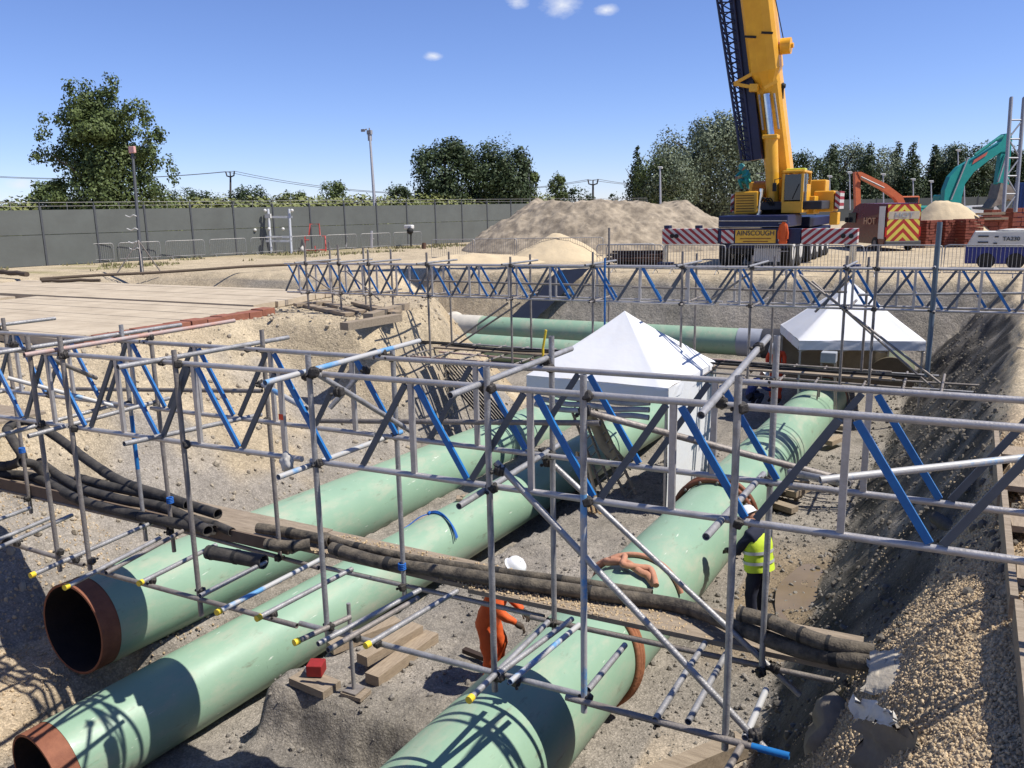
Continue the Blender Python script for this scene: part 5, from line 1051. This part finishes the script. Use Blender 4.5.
# ---------------------------------------------------------------- masts
def mast(label, x0, y0, x1, y1, r0_, r1_, head, dep=None):
    b = at(x1, y1, 0) if dep is None else atd(x1, y1, dep)
    dd = W(b.x, b.y, b.z)-EYE; dep = dd.dot(fwd); t = atd(x0, y0, dep); T = thing('mast', label, 'mast', tuple(b)); MB().path([b, b.lerp(t, .33), t], r0_, 10, rs=[r0_, r0_*.92, r1_]).build('pole', fence_post if 'dark' in label else alu, T)
    k = dep/830
    if head == 'flood':
        MB().box(t+Vector((0, 0, .1)), (8*k, 3*k, 6.5*k), bev=.03).build('floodlight', mat('pink_red_box', (.55, .16, .12), .5, 0, (.65, .42, .38), 3), T); MB().box(t+Vector((0, 0, -.25)), (5*k, 3*k, 2.5*k)).build('camera', black, T)
        for s in (-1, 0, 1): q = MB(); q.tube(b+Vector((0, 0, 1.5)), b+Vector((s*.9+.3, -.9 if s else .8, 0)), .03, 6); q.build('stay', galv_old, T)
        for z in (2.6, 2.0, 1.4, 1.1): q = MB(); q.path(smooth_path([b+Vector((-.7, 0, z+.05)), b+Vector((-.4, 0, z-.03)), b+Vector((-.1, -.05, z+.06)), b+Vector((.05, 0, z))], 4), .025, 5); q.build('tape_strip', whitep, T)
    if head == 'cctv':
        q = MB(); q.box(t+Vector((0, 0, -.1)), (5*k, 3*k, 4*k)); q.box(t+Vector((0, 0, -6*k)), (3*k, 3*k, 7*k)); q.tube(t+Vector((-3*k, 0, 2*k)), t+Vector((-8*k, 0, 1*k)), .05, 6); q.box(t+Vector((-8*k, 0, 1*k)), (4*k, 2*k, 2.5*k)); q.tube(t, t+Vector((0, 0, 3*k)), .05, 6); q.build('camera_head', mat('camera_grey', (.3, .3, .31), .5), T)
    if head == 'lamp':
        q = MB(); q.tube(t+Vector((-2*k, 0, 0)), t+Vector((2.2*k, 0, 0)), .08, 6); q.box(t+Vector((1.*k, 0, -.1)), (3*k, 2*k, 1.6*k)); q.build('lamp_head', whitep, T)
    return T
mast('dark floodlight mast with a reddish box standing on the far side of the timber mats', 132.5, 152, 142, 273, .085, .06, 'flood')
mast('tall pale camera mast behind the long fence', 369.5, 131, 377.5, 246, .14, .08, 'cctv')
mast('dark camera mast beside the pair of round trees', 527.5, 163, 529.5, 207, .2, .16, 'cctv', 95)
mast('pale lamp post in front of the big silver-leaved willow', 660, 167, 660.5, 208, .14, .1, 'lamp', 100)
for k, (x, y0, lb) in enumerate([(849.5, 172, 'just left of the orange excavator arm'), (829.5, 176, 'behind the crane counterweight'), (883, 174, 'above the red van'), (913, 179, 'between the van and the sand heap'), (931, 181, 'over the sand heap'), (958, 150, 'rising above the teal boom'), (964, 178, 'inside the curve of the teal boom')]):
    mast('lamp post '+lb, x, y0, x+.5, 210, .09, .07, 'lamp', 100)
# telegraph poles with V-shaped arms and their wires
ends = []
for lb, x, y0, arm in [('left telegraph pole with V-shaped arms beyond the hedge', 230.5, 171, 6), ('right telegraph pole with V-shaped arms beyond the spoil heap', 593, 179, 5.5)]:
    dep = 150; k = dep/830; b = atd(x, 205, dep); t = atd(x, y0+6, dep); T = thing('telegraph_pole', lb, 'telegraph pole', tuple(b)); MB().tube(b, t, .22, 8, .17).build('pole', mat('creosoted_pole', (.06, .05, .045), .8), T)
    q = MB()
    for s in (-1, 1): q.path([t, t+Vector((s*arm*.8*k, 0, 1.2*k)), t+Vector((s*arm*k, 0, 5.5*k))], .13, 6)
    q.tube(t, t+Vector((0, 0, 5*k)), .12, 6); q.build('cross_arm', mat('creosoted_pole', (1, 1, 1)), T); ends.append([t+Vector((s*arm*k, 0, 5.5*k)) for s in (-1, 1)]+[t+Vector((0, 0, 5*k))])
def wire(label, A, B, sag):
    q = MB(); q.path([A.lerp(B, i/20)-Vector((0, 0, sag*4*(i/20)*(1-i/20))) for i in range(21)], .045, 5); solo(q, 'overhead_wire', mat('dull_wire', (.16, .17, .18), .6), label, 'wire', tuple(A), 'overhead wires')
for j, (nm) in enumerate(('near', 'far')):
    wire(nm+' overhead wire running left from the left telegraph pole', atd(-60, 172+j*1.5, 150), ends[0][j], 1.2); wire(nm+' overhead wire between the two telegraph poles', ends[0][j], ends[1][j], 3.2)
    wire(nm+' overhead wire running right from the right telegraph pole', ends[1][j], atd(730, 182+j, 165), 1)
# ---------------------------------------------------------------- lattice tower, container, cars at the right
T = thing('lattice_tower', 'grey ladder-like lattice tower rising at the right edge', 'tower', tuple(Vector((*atd(1010, 210, 46).xy, 0)))); dT = 46
pl = [atd(1011.5, 97, dT), atd(1003.5, 212, dT)]; pr = [atd(1024.5, 97, dT), atd(1015.5, 212, dT)]
for pp in (pl, pr):
    for dd in (0, .6): q = MB(); q.tube(pp[0]+Vector((0, dd, 0)), pp[1]+Vector((0, dd, 0)), .09, 8); q.build('upright', mat('tower_steel', (.33, .34, .36), .5, .3), T)
for i, y in enumerate((120, 139, 158, 176, 194)):
    t = (y-97)/115; A = pl[0].lerp(pl[1], t); B = pr[0].lerp(pr[1], t); t2 = min(1, t+.16); MB().tube(A, B, .05, 6).build('rung', mat('tower_steel', (1, 1, 1)), T); MB().tube(A if i % 2 else B, (pr[0].lerp(pr[1], t2) if i % 2 else pl[0].lerp(pl[1], t2)), .045, 6).build('diagonal', mat('tower_steel', (1, 1, 1)), T)
A = atd(1009, 207, 62); q = MB(); q.box((A.x+3.6, A.y+3, 1.9), (6.4, 3, 3.8), bev=.03)
for k in range(26): q.box((A.x+.5+k*.25, A.y+1.46, 1.9), (.1, .06, 3.4))
solo(q, 'container', mat('container_blue', (.015, .06, .22), .5), 'dark blue container behind the lattice tower at the right edge', 'container', (A.x+3.6, A.y+3, 0))
def car(label, x, dep, col, rot, tall=1.45, ln=4.3):
    c = atd(x, 207, dep); c.z = 0; T = thing('parked_car', label, 'car', tuple(c), 'vehicles parked beyond the excavators'); Mc = Matrix.Translation((c.x, c.y, 0)) @ Matrix.Rotation(rot, 4, 'Z'); h = tall
    pr_ = [(-ln/2, .3), (-ln/2, .85), (-ln/2+.15, h*.66), (-ln*.30, h*.97), (ln*.12, h), (ln*.27, h*.66), (ln/2-.1, h*.56), (ln/2, .3)]; m_ = len(pr_); q = MB(Mc); L_ = [(x_, -.87+(.12 if z > .9 else 0), z) for x_, z in pr_]
    q.add(L_+[(x_, -y_, z) for x_, y_, z in L_], [tuple(range(m_)), tuple(range(m_, 2*m_))[::-1]]+[(i, i+m_, (i+1) % m_+m_, (i+1) % m_)[::-1] for i in range(m_)]); bd2 = q.build('body', col, T)
    q = MB(Mc); q.box((-.1*ln, 0, h*.82), (ln*.42, 1.56, h*.2), bev=.03); q.build('window', glass, bd2)
    for sx_ in (-.31, .31):
        for sy_ in (-.8, .8): q = MB(Mc); q.tube((ln*sx_, sy_-.1, .32), (ln*sx_, sy_+.1, .32), .32, 16); q.build('wheel', black, T)
    return T
silverp = mat('silver_paint', (.42, .44, .46), .3, .3)
car('white parked van beside the teal excavator boom', 984, 84, whitep, .5, 2.1, 5.2); car('silver parked car under the teal excavator bucket', 968, 76, silverp, .3); car('dark parked car between the sand heap and the white van', 951, 80, navy, .2); car('white parked car behind the lattice tower', 998, 72, whitep, .1); car('dark blue parked pickup near the teal boom', 940, 90, mat('blue_car_paint', (.03, .06, .16), .3), .4, 1.7, 5)
car('pale parked car seen past the orange arm', 918, 92, silverp, .2)
# ---------------------------------------------------------------- trees, hedge
def foliage(mb, lobes, n, size, rnd, up=.25):
    tot = sum(l[1]**2 for l in lobes)
    for c, r, sq in lobes:
        k = int(n*r*r/tot)
        for _ in range(k):
            while True:
                d = Vector((rnd.gauss(0, 1), rnd.gauss(0, 1), rnd.gauss(0, 1)))
                if d.length > .1: break
            d.normalize(); rr = r*(rnd.random()**.38)*(1+.28*noise.noise(d*2.6+Vector(c)*.7)+.12*noise.noise(d*7+Vector(c)))
            p = Vector(c)+Vector((d.x*rr*sq[0], d.y*rr*sq[1], d.z*rr*sq[2])); s = size*rnd.uniform(.5, 1.25)
            nrm = (d*1.1+Vector((rnd.gauss(0, .5), rnd.gauss(0, .5), rnd.gauss(0, .5)+up))).normalized(); x = nrm.cross(Vector((rnd.gauss(0, 1), rnd.gauss(0, 1), rnd.gauss(0, 1)))).normalized(); y = nrm.cross(x)
            mb.add([p-x*s*.5, p+y*s*.32, p+x*s*.55, p-y*s*.3], [(0, 1, 2, 3)])
def tree(label, x, ytop, ybot, wpx, dep, leaf, kind='round', n=7000, cat='tree', group='trees beyond the fence', seed=0, name='tree'):
    rnd = random.Random(seed*17+int(x)); b = atd(x, 205, dep); b.z = min(b.z, 0.); k = dep/830
    top = atd(x, ytop, dep).z; bot = atd(x, ybot, dep).z; Wd = wpx*k; Hh = top-bot; T = thing(name, label, cat, (b.x, b.y, 0), group); bot = min(bot, .6); Wd *= 1.0 if kind == 'spread' else 1.16; top += (top-bot)*(.07 if kind != 'spread' else .02)
    Hh = top-bot; q = MB(); q.path([(b.x, b.y, 0), (b.x+.05*Wd*.2, b.y, bot+.35*Hh), (b.x, b.y, top-.3*Hh)], .25, 8, rs=[.035*Wd+.1, .025*Wd+.05, .05])
    for i in range(7):
        t = rnd.uniform(.1, .6); a = rnd.uniform(0, 2*PI); p0 = Vector((b.x, b.y, bot+t*Hh)); q.path([p0, p0+Vector((math.cos(a)*Wd*.18, math.sin(a)*Wd*.18, Hh*.10)), p0+Vector((math.cos(a)*Wd*.36, math.sin(a)*Wd*.36, Hh*.22))], .08, 6, rs=[.014*Wd+.03, .01*Wd+.02, .02])
    q.build('trunk', bark, T); lobes = []
    if kind == 'conifer':
        for i in range(15):
            t = i/14; r = Wd*.5*(1-t*.9)*rnd.uniform(.85, 1.1)
            for j in range(3): a = rnd.uniform(0, 6.3); lobes.append(((b.x+math.cos(a)*r*.35, b.y+math.sin(a)*r*.35, bot+Hh*(.04+.94*t)+rnd.uniform(-.02, .02)*Hh), r*.68+.22, (1, 1, .95)))
    elif kind == 'spread':        # broad open crown with reaching branch tips
        for zz, rr in ((.15, .30), (.3, .36), (.48, .32), (.66, .23), (.82, .12)): lobes.append(((b.x, b.y, bot+Hh*zz), Wd*rr, (1.05, 1, .75)))
        for i in range(46):
            a = rnd.uniform(0, 2*PI) if i % 2 else rnd.choice((SITE, SITE+PI))*-1+rnd.uniform(-.7, .7); t = rnd.random(); u_ = rnd.random()**.35
            prof_ = lerp(t, [0, .25, .55, .8, 1], [.7, .95, .92, .62, .2]); rr = Wd*.5*prof_*u_*.86
            lobes.append(((b.x+math.cos(a)*rr, b.y+math.sin(a)*rr, bot+Hh*(.05+.88*t)), Wd*rnd.uniform(.07, .13), (1.2, 1.2, .8)))
        for i in range(44):
            a = rnd.uniform(0, 2*PI) if i % 2 else rnd.choice((SITE, SITE+PI))*-1+rnd.uniform(-.6, .6); t = rnd.uniform(.12, 1.); prof_ = lerp(t, [0, .25, .55, .8, 1], [.75, 1.0, .98, .68, .25]); rr = Wd*.5*prof_
            lobes.append(((b.x+math.cos(a)*rr, b.y+math.sin(a)*rr, bot+Hh*(.05+.95*t)), Wd*rnd.uniform(.025, .055), (1.3, 1.3, 1.5)))
    else:
        lobes.append(((b.x, b.y, bot+Hh*.46), min(Wd, Hh)*.46, (Wd/min(Wd, Hh)*.98, 1, Hh/min(Wd, Hh)*.98)))
        lobes.append(((b.x, b.y, bot+Hh*.22), min(Wd, Hh)*.36, (Wd/min(Wd, Hh)*1.1, 1, .8)))
        for i in range(20 if kind == 'willow' else 15):
            a = rnd.uniform(0, 2*PI); e = rnd.uniform(-.7, 1.15); rr = .36
            lobes.append(((b.x+math.cos(a)*math.cos(e)*Wd*rr, b.y+math.sin(a)*math.cos(e)*Wd*rr, bot+Hh*(.48+.36*math.sin(e))), min(Wd, Hh)*rnd.uniform(.10, .19), (1, 1, 1.5 if kind == 'willow' else 1)))
    q = MB(); foliage(q, lobes, n, max(.24, Wd*.026) if kind == 'spread' else (max(.3, Wd*.022) if kind == 'willow' else max(.34, Wd*.03)), rnd, .2 if kind != 'willow' else -.1); q.build('crown', leaf, T)
    return T
tree('big broad tree with reaching branch tips behind the left fence', 109, 87, 214, 126, 66, leaf_a, 'spread', 44000, seed=1)
tree('small pale-green tree at the foot of the big broad tree', 50, 178, 206, 42, 80, leaf_a, 'round', 4500, seed=2)
tree('dark round tree left of the pair beyond the fence', 446, 137, 208, 66, 92, leaf_b, 'round', 17000, seed=3)
tree('dark round tree right of the pair beyond the fence', 500, 139, 210, 70, 95, leaf_b, 'round', 17000, seed=4)
tree('low bush joining the right of the pair of round trees', 527, 165, 210, 26, 97, leaf_a, 'round', 4000, seed=24)
for i, (x, y, w_, lf, lb) in enumerate([(182, 186, 46, leaf_b, 'low dome-shaped tree right of the big broad tree'), (212, 190, 34, leaf_b, 'low bush left of the left telegraph pole'), (249, 183, 42, leaf_b, 'dark dome-shaped tree right of the left telegraph pole'), (293, 190, 36, leaf_a, 'low pale bush rising over the middle of the hedge'), (333, 179, 32, leaf_a, 'round tree over the hedge left of the tall mast'), (397, 182, 28, leaf_b, 'small dark dome tree right of the tall mast')]):
    tree(lb, x, y, 208, w_, 125, lf, 'round', 4000, seed=5+i)
tree('small pointed tree left of the spoil heap crest', 557, 171, 206, 24, 115, leaf_a, 'round', 4000, seed=12); tree('low dark tree above the spoil heap crest', 579, 185, 206, 30, 120, leaf_b, 'round', 1500, seed=13); tree('tiny dark bush on the skyline over the spoil heap', 613, 191, 205, 12, 130, leaf_b, 'round', 600, seed=14)
tree('dark conifer at the left of the big willow group', 637, 153, 212, 34, 112, leaf_b, 'conifer', 6000, seed=15)
tree('olive rounded tree tucked under the big willow', 656, 158, 214, 50, 108, leaf_a, 'round', 7000, seed=16)
tree('tallest silver-leaved willow left of the crane', 706, 122, 216, 106, 116, leaf_c, 'willow', 30000, seed=17)
tree('green tree between the willow and the crane boom', 748, 130, 216, 70, 122, leaf_a, 'willow', 14000, seed=18)
tree('silver-leaved willow low in front of the tall one', 668, 146, 216, 62, 108, leaf_c, 'willow', 11000, seed=19)
for i, (x, y, w_, lf, kd, lb) in enumerate([(800, 153, 46, leaf_b, 'round', 'dark tree right behind the crane cab'), (829, 152, 34, leaf_b, 'conifer', 'dark conifer right of the crane'), (842, 141, 34, leaf_c, 'willow', 'silver poplar behind the orange arm'), (866, 152, 32, leaf_b, 'conifer', 'dark conifer over the red van'), (877, 147, 34, leaf_c, 'willow', 'silver poplar over the red van'), (894, 151, 30, leaf_b, 'conifer', 'dark conifer right of the silver poplar pair'), (909, 151, 32, leaf_b, 'conifer', 'dark pointed conifer over the sand heap'),
      (931, 153, 26, leaf_b, 'conifer', 'narrow dark conifer left of the teal boom'), (942, 145, 26, leaf_c, 'willow', 'slim silver poplar above the teal boom'), (962, 145, 34, leaf_b, 'round', 'dark tree behind the teal boom'), (980, 143, 38, leaf_c, 'willow', 'silver poplar inside the teal boom curve'), (1003, 148, 34, leaf_a, 'round', 'olive tree behind the teal bucket'), (1024, 148, 36, leaf_b, 'round', 'dark tree behind the lattice tower'), (1056, 150, 40, leaf_b, 'round', 'dark tree past the right edge')]):
    if x > 1040: continue
    tree(lb, x, y-2, 214, w_*1.35, 125+3*(i % 3), lf, kd, 11000, seed=30+i, group='row of trees beyond the far fence')
T = tag(bpy.data.objects.new('hedge', None), 'long uneven olive-green hedge behind the grey fence', 'hedge'); COL.objects.link(T); T.rotation_euler = (0, 0, SITE)
A = atd(-70, 205, 62); B = atd(545, 205, 98); A.z = B.z = 0; T.location = W(A.x, A.y, 0); BASE[T.name] = Vector((A.x, A.y, 0)); rnd = random.Random(3); lobes = []
for i in range(230):
    t = i/229; p = A.lerp(B, t); hh = 4.15+.55*noise.noise(Vector((t*14, 1, 1)))+.5*noise.noise(Vector((t*50, 3, 1))); dd_ = 62+36*t
    lobes.append(((p.x, p.y+rnd.uniform(-.4, .4), hh*.56), hh*.46, (1.1, 1, 1.)))
q = MB(); foliage(q, lobes, 60000, .42, rnd, .3); q.build('foliage', leaf_d, T)
q = MB()
for i in range(60): p = A.lerp(B, i/59.); q.tube((p.x, p.y, 0), (p.x+rnd.uniform(-.2, .2), p.y, 2.2), .05, 5)
q.build('stems', bark, T)
# weeds along the fence foot
mb = MB(); rnd = random.Random(9)
for k in range(5200):
    t = rnd.random(); base = at(rnd.uniform(0, 470), 0, 0) if False else FA.lerp(FB, t)+Vector((rnd.uniform(.6, 6.5), rnd.uniform(-5, -.5), 0)); 
    if noise.noise(Vector((base.x*.25, base.y*.25, 7))) < .08: continue
    s = rnd.uniform(.05, .22); a = rnd.uniform(0, 6.3); d = Vector((math.cos(a), math.sin(a), 0))*.05
    mb.add([Vector((base.x, base.y, 0))-d, Vector((base.x, base.y, 0))+d, Vector((base.x+rnd.uniform(-.06, .06), base.y, s))], [(0, 1, 2)])
tag(mb.build('weeds', mat('dry_weeds', (.24, .21, .10), .8, 0, (.17, .17, .07), 2), None, (0, 0, 0)), 'sparse dry weeds along the foot of the grey fence', 'weeds', None, 'stuff')
# ---------------------------------------------------------------- people
def skinned(joints, edges, radii, root, sub=2):
    bm = bmesh.new(); ly = bm.verts.layers.skin.verify(); vs = []
    for i, (p, r) in enumerate(zip(joints, radii)):
        v = bm.verts.new(p); rr = r if isinstance(r, tuple) else (r, r); v[ly].radius = rr; v[ly].use_root = (i == root); vs.append(v)
    for a, b in edges: bm.edges.new((vs[a], vs[b]))
    me = bpy.data.meshes.new('t'); bm.to_mesh(me); bm.free(); ob = bpy.data.objects.new('t', me); COL.objects.link(ob)
    m1 = ob.modifiers.new('s', 'SKIN'); m1.use_smooth_shade = True; m1.branch_smoothing = .4; m2 = ob.modifiers.new('u', 'SUBSURF'); m2.levels = sub; m2.render_levels = sub
    bpy.context.view_layer.update(); dg = bpy.context.evaluated_depsgraph_get(); r = bpy.data.meshes.new_from_object(ob.evaluated_get(dg))
    out = [v.co.copy() for v in r.vertices], [tuple(p.vertices) for p in r.polygons]
    bpy.data.objects.remove(ob); bpy.data.meshes.remove(me); bpy.data.meshes.remove(r); return out
def person(label, base, head_dir, J, top, legs, gloves=None, vest=None, hat=helmet_m, bulk=1.):
    """J: joints in the person's frame (x right, y forward, z up); base: site point under the feet; head_dir: heading in the site plane"""
    Mp = Matrix.Translation(base) @ Matrix.Rotation(head_dir, 4, 'Z'); T = thing('person', label, 'person', tuple(base))
    names = ['pelvis', 'belly', 'chest', 'neck', 'skull', 'shL', 'elL', 'wrL', 'shR', 'elR', 'wrR', 'hipL', 'knL', 'anL', 'toL', 'hipR', 'knR', 'anR', 'toR']
    rad = dict(pelvis=(.165, .125), belly=(.155, .115), chest=(.175, .125), neck=(.06, .06), skull=(.085, .10), shL=.078, shR=.078, elL=.056, elR=.056, wrL=.036, wrR=.036, hipL=.105, hipR=.105, knL=.075, knR=.075, anL=.052, anR=.052, toL=(.045, .035), toR=(.045, .035))
    for n_ in rad:
        if n_ not in ('neck', 'skull', 'wrL', 'wrR', 'toL', 'toR'): rad[n_] = tuple(q_*bulk for q_ in rad[n_]) if isinstance(rad[n_], tuple) else rad[n_]*bulk
    ix = {n: i for i, n in enumerate(names)}; E_ = [('pelvis', 'belly'), ('belly', 'chest'), ('chest', 'neck'), ('neck', 'skull'), ('chest', 'shL'), ('shL', 'elL'), ('elL', 'wrL'), ('chest', 'shR'), ('shR', 'elR'), ('elR', 'wrR'), ('pelvis', 'hipL'), ('hipL', 'knL'), ('knL', 'anL'), ('anL', 'toL'), ('pelvis', 'hipR'), ('hipR', 'knR'), ('knR', 'anR'), ('anR', 'toR')]
    vs, fs = skinned([J[n] for n in names], [(ix[a], ix[b]) for a, b in E_], [rad[n] for n in names], 0)
    mats = [top, legs, skin_m, boot_m]; mb = MB(Mp)
    def seg(p, a, b):
        a = Vector(a); b = Vector(b); d = b-a; t = max(0, min(1, (p-a).dot(d)/d.length_squared)); return (p-a-d*t).length
    cls = {('pelvis', 'belly'): 0, ('belly', 'chest'): 0, ('chest', 'neck'): 0, ('neck', 'skull'): 2, ('chest', 'shL'): 0, ('shL', 'elL'): 0, ('elL', 'wrL'): 0, ('chest', 'shR'): 0, ('shR', 'elR'): 0, ('elR', 'wrR'): 0, ('pelvis', 'hipL'): 1, ('hipL', 'knL'): 1, ('knL', 'anL'): 1, ('anL', 'toL'): 3, ('pelvis', 'hipR'): 1, ('hipR', 'knR'): 1, ('knR', 'anR'): 1, ('anR', 'toR'): 3}
    # cloth folds: small normal-free wobble on clothed parts
    for i, p in enumerate(vs):
        k = min(E_, key=lambda e: seg(p, J[e[0]], J[e[1]]))
        if cls[k] in (0, 1): p += Vector((noise.noise(p*9), noise.noise(p*9+Vector((5, 0, 0))), 0))*.022
    groups = {}
    for f in fs:
        c = sum((vs[i] for i in f), Vector())/len(f); k = min(E_, key=lambda e: seg(c, J[e[0]], J[e[1]])); groups.setdefault(cls[k], []).append(f)
    o = 0; mb.v = [Mp @ v for v in vs]
    for g, ff in groups.items():
        for f in ff: mb.f.append(list(f)); mb.sm.append(True); mb.mi.append(g)
    # face: brow, nose, chin, ears on the skull
    sk = Vector(J['skull']); nk = Vector(J['neck']); upd = (sk-nk).normalized(); fw = Vector((0, 1, 0)); fw = (fw-upd*fw.dot(upd)).normalized(); rt = fw.cross(upd)
    mb.cur = 2; mb.blob(sk+upd*.02, .098, 1, 2, .04, sq=(.82, 1, 1.12)); mb.blob(sk+fw*.098-upd*.01, .018, 1, 1, .1, sq=(.8, 1.2, 1.5)); mb.blob(sk+fw*.075-upd*.085, .03, 1, 1, .1)
    for s in (-1, 1): mb.blob(sk+rt*s*.082, .02, 1, 1, .1, sq=(.5, 1, 1.4))
    mb.cur = 3
    for s in (-1, 1): mb.blob(sk+rt*s*.032+fw*.088+upd*.018, .009, 1, 1, 0)
    # hands: palm and five bent fingers
    mb.cur = 4; mats.append(gloves or skin_m)
    for sd_, w_, e_ in ((-1, 'wrL', 'elL'), (1, 'wrR', 'elR')):
        wv_ = Vector(J[w_]); d = (wv_-Vector(J[e_])).normalized(); x = d.cross(Vector((0, 0, 1))); x = x.normalized() if x.length > .1 else Vector((1, 0, 0)); n = x.cross(d)
        mb.path([wv_-d*.01, wv_+d*.03, wv_+d*.085], .036, 8, rs=[.03, .042, .036])
        for k, L_ in enumerate((.062, .075, .078, .06)):
            r0__ = wv_+d*.075+x*(k-1.5)*.022; mb.path([r0__, r0__+d*L_*.5-n*.006, r0__+d*L_*.8-n*.03, r0__+d*L_*.85-n*.052], .0095, 6)
        t0 = wv_+d*.03-x*sd_*.035; mb.path([t0, t0+d*.03-x*sd_*.03, t0+d*.06-x*sd_*.035-n*.02], .012, 6)
    bo_ = mb.build('body', mats, T)
    q = MB(Mp); hc = sk+upd*.052+fw*.004; n = 20; vs2 = []
    prof_ = [(.150, -.012, .045), (.138, .0, .012), (.130, .02, 0), (.122, .06, 0), (.096, .10, 0), (.055, .122, 0), (.012, .13, 0)]
    for r, z, pk in prof_:
        for k in range(n):
            t = 2*PI*k/n; fr = max(0, math.cos(t))**3; rr = r*(.86+.14*abs(math.cos(t)))+pk*fr; vs2.append(hc+fw*math.cos(t)*rr+rt*math.sin(t)*rr+upd*(z+(-.012*fr if pk else 0)))
    q.add(vs2, [(i*n+k, i*n+(k+1) % n, (i+1)*n+(k+1) % n, (i+1)*n+k) for i in range(len(prof_)-1) for k in range(n)]+[tuple(range((len(prof_)-1)*n, len(prof_)*n))], True)
    for k in (-1, 0, 1): q.path([hc+rt*k*.03-fw*.09+upd*.085, hc+rt*k*.03+upd*.132, hc+rt*k*.03+fw*.09+upd*.085], .008, 5)
    q.build('helmet', hat, T)
    if vest:
        pv, bl, ch = [Vector(J[k]) for k in ('pelvis', 'belly', 'chest')]; ax_ = (ch-pv).normalized(); sx_ = Vector((1, 0, 0)); fy = ax_.cross(sx_)*-1
        rings = [(-.06, .225, .185), (.05, .218, .18), (.2, .212, .175), (.36, .225, .178), (.48, .22, .165), (.56, .16, .12)]
        def ring(h, rx, ry, k=1.): c = pv.lerp(ch, max(0, min(1, h/.5))) + ax_*(h-max(0, min(.5, h)))*1.; return [c+sx_*math.cos(2*PI*j/24)*rx*k+fy*math.sin(2*PI*j/24)*ry*k for j in range(24)]
        q = MB(Mp); A_v = []
        for r_ in rings: A_v += ring(*r_)
        for v_ in A_v: v_ += Vector((noise.noise(v_*8), noise.noise(v_*8+Vector((3, 0, 0))), 0))*.018
        q.add(A_v, [(i*24+k, i*24+(k+1) % 24, (i+1)*24+(k+1) % 24, (i+1)*24+k) for i in range(len(rings)-1) for k in range(24)], True); vo_ = q.build('vest', vest, T)
        for h in (.06, .24):
            rx = lerp(h, [r_[0] for r_ in rings], [r_[1] for r_ in rings])+.014; ry = lerp(h, [r_[0] for r_ in rings], [r_[2] for r_ in rings])+.014
            q = MB(Mp); q.add(ring(h, rx, ry)+ring(h+.055, rx, ry), [(k, (k+1) % 24, 24+(k+1) % 24, 24+k) for k in range(24)], True); q.build('reflective_band', silver, vo_)
    return T
STAND = dict(pelvis=(0, 0, .95), belly=(0, .02, 1.12), chest=(0, .03, 1.34), neck=(0, .04, 1.50), skull=(0, .07, 1.62), shL=(-.19, .03, 1.42), elL=(-.24, .06, 1.13), wrL=(-.2, .24, .95), shR=(.19, .03, 1.42), elR=(.24, .06, 1.13), wrR=(.2, .24, .95),
             hipL=(-.09, 0, .88), knL=(-.11, .03, .48), anL=(-.12, -.02, .09), toL=(-.14, .16, .04), hipR=(.09, 0, .88), knR=(.11, .03, .48), anR=(.12, -.02, .09), toR=(.14, .16, .04))
def pose(**k): d = dict(STAND); d.update(k); return d
fz = lambda a, b: ground_z(a, b)
# worker in orange bending towards the right pipe
J1 = pose(pelvis=(0, -.06, .94), belly=(0, .0, 1.12), chest=(0, .08, 1.32), neck=(0, .15, 1.48), skull=(0, .24, 1.58), shL=(-.19, .1, 1.40), shR=(.19, .1, 1.40), elL=(-.25, .12, 1.10), elR=(.25, .14, 1.12), wrL=(-.2, .3, .96), wrR=(.18, .34, .98), hipL=(-.1, -.1, .86), hipR=(.1, -.1, .86), knL=(-.17, .02, .48), knR=(.17, .0, .47), anL=(-.17, -.08, .09), anR=(.17, -.06, .09), toL=(-.2, .1, .04), toR=(.2, .12, .04))
person('worker in orange overalls and white helmet bending over beside the right green pipe', Vector((-4.68, 8.1, fz(-4.68, 8.1))), math.radians(-80), J1, hivis_o, hivis_o, boot_m, bulk=1.3)
J2 = pose(chest=(0, .06, 1.34), neck=(0, .11, 1.48), skull=(0, .19, 1.57), elL=(-.26, .18, 1.14), wrL=(-.16, .40, 1.06), elR=(.26, .16, 1.14), wrR=(.16, .38, 1.02))
person('worker in a yellow reflective vest standing right of the right green pipe', Vector((-2.10, 10.9, fz(-2.10, 10.9))), math.radians(62), J2, darkblue, darkblue, boot_m, hivis_y, bulk=1.15)
p_ = at(775, 402, -2.8); 
person('worker in a red-orange jacket and silver helmet under the far tent corner', Vector((p_.x, p_.y, -2.8)), math.radians(170), pose(chest=(0, .10, 1.31), neck=(0, .17, 1.44), skull=(0, .25, 1.52), wrL=(-.08, .36, 1.0), wrR=(.1, .36, 1.0)), hivis_r, hivis_r, boot_m, None, mat('silver_helmet', (.5, .51, .53), .3, .2))
CR = dict(pelvis=(0, -.1, .42), belly=(0, -.02, .58), chest=(0, .12, .78), neck=(0, .22, .92), skull=(0, .31, 1.0), shL=(-.19, .14, .84), elL=(-.27, .34, .66), wrL=(-.13, .5, .6), shR=(.19, .14, .84), elR=(.27, .34, .66), wrR=(.13, .5, .6), hipL=(-.1, -.08, .4), knL=(-.2, .3, .5), anL=(-.17, .05, .09), toL=(-.19, .22, .04), hipR=(.1, -.08, .4), knR=(.2, .3, .5), anR=(.17, .05, .09), toR=(.19, .22, .04))
p_ = at(750, 411, -2.98)
person('crouching worker in dark blue left of the red-jacketed worker', Vector((p_.x, p_.y, -2.98)), math.radians(-60), CR, mat('blue_workwear', (.03, .05, .18), .85), darkblue)
p_ = onb(746, 191, 36.9); ph_ = onb(746, 193.5, 37.0)
person('worker in teal crouching on top of the crane engine housing', Vector((p_.x, 37.0, onb(746, 191.4, 37.0).z)), math.radians(150), CR, tealw, tealw, None, None, mat('teal_helmet', (.05, .3, .28), .4))
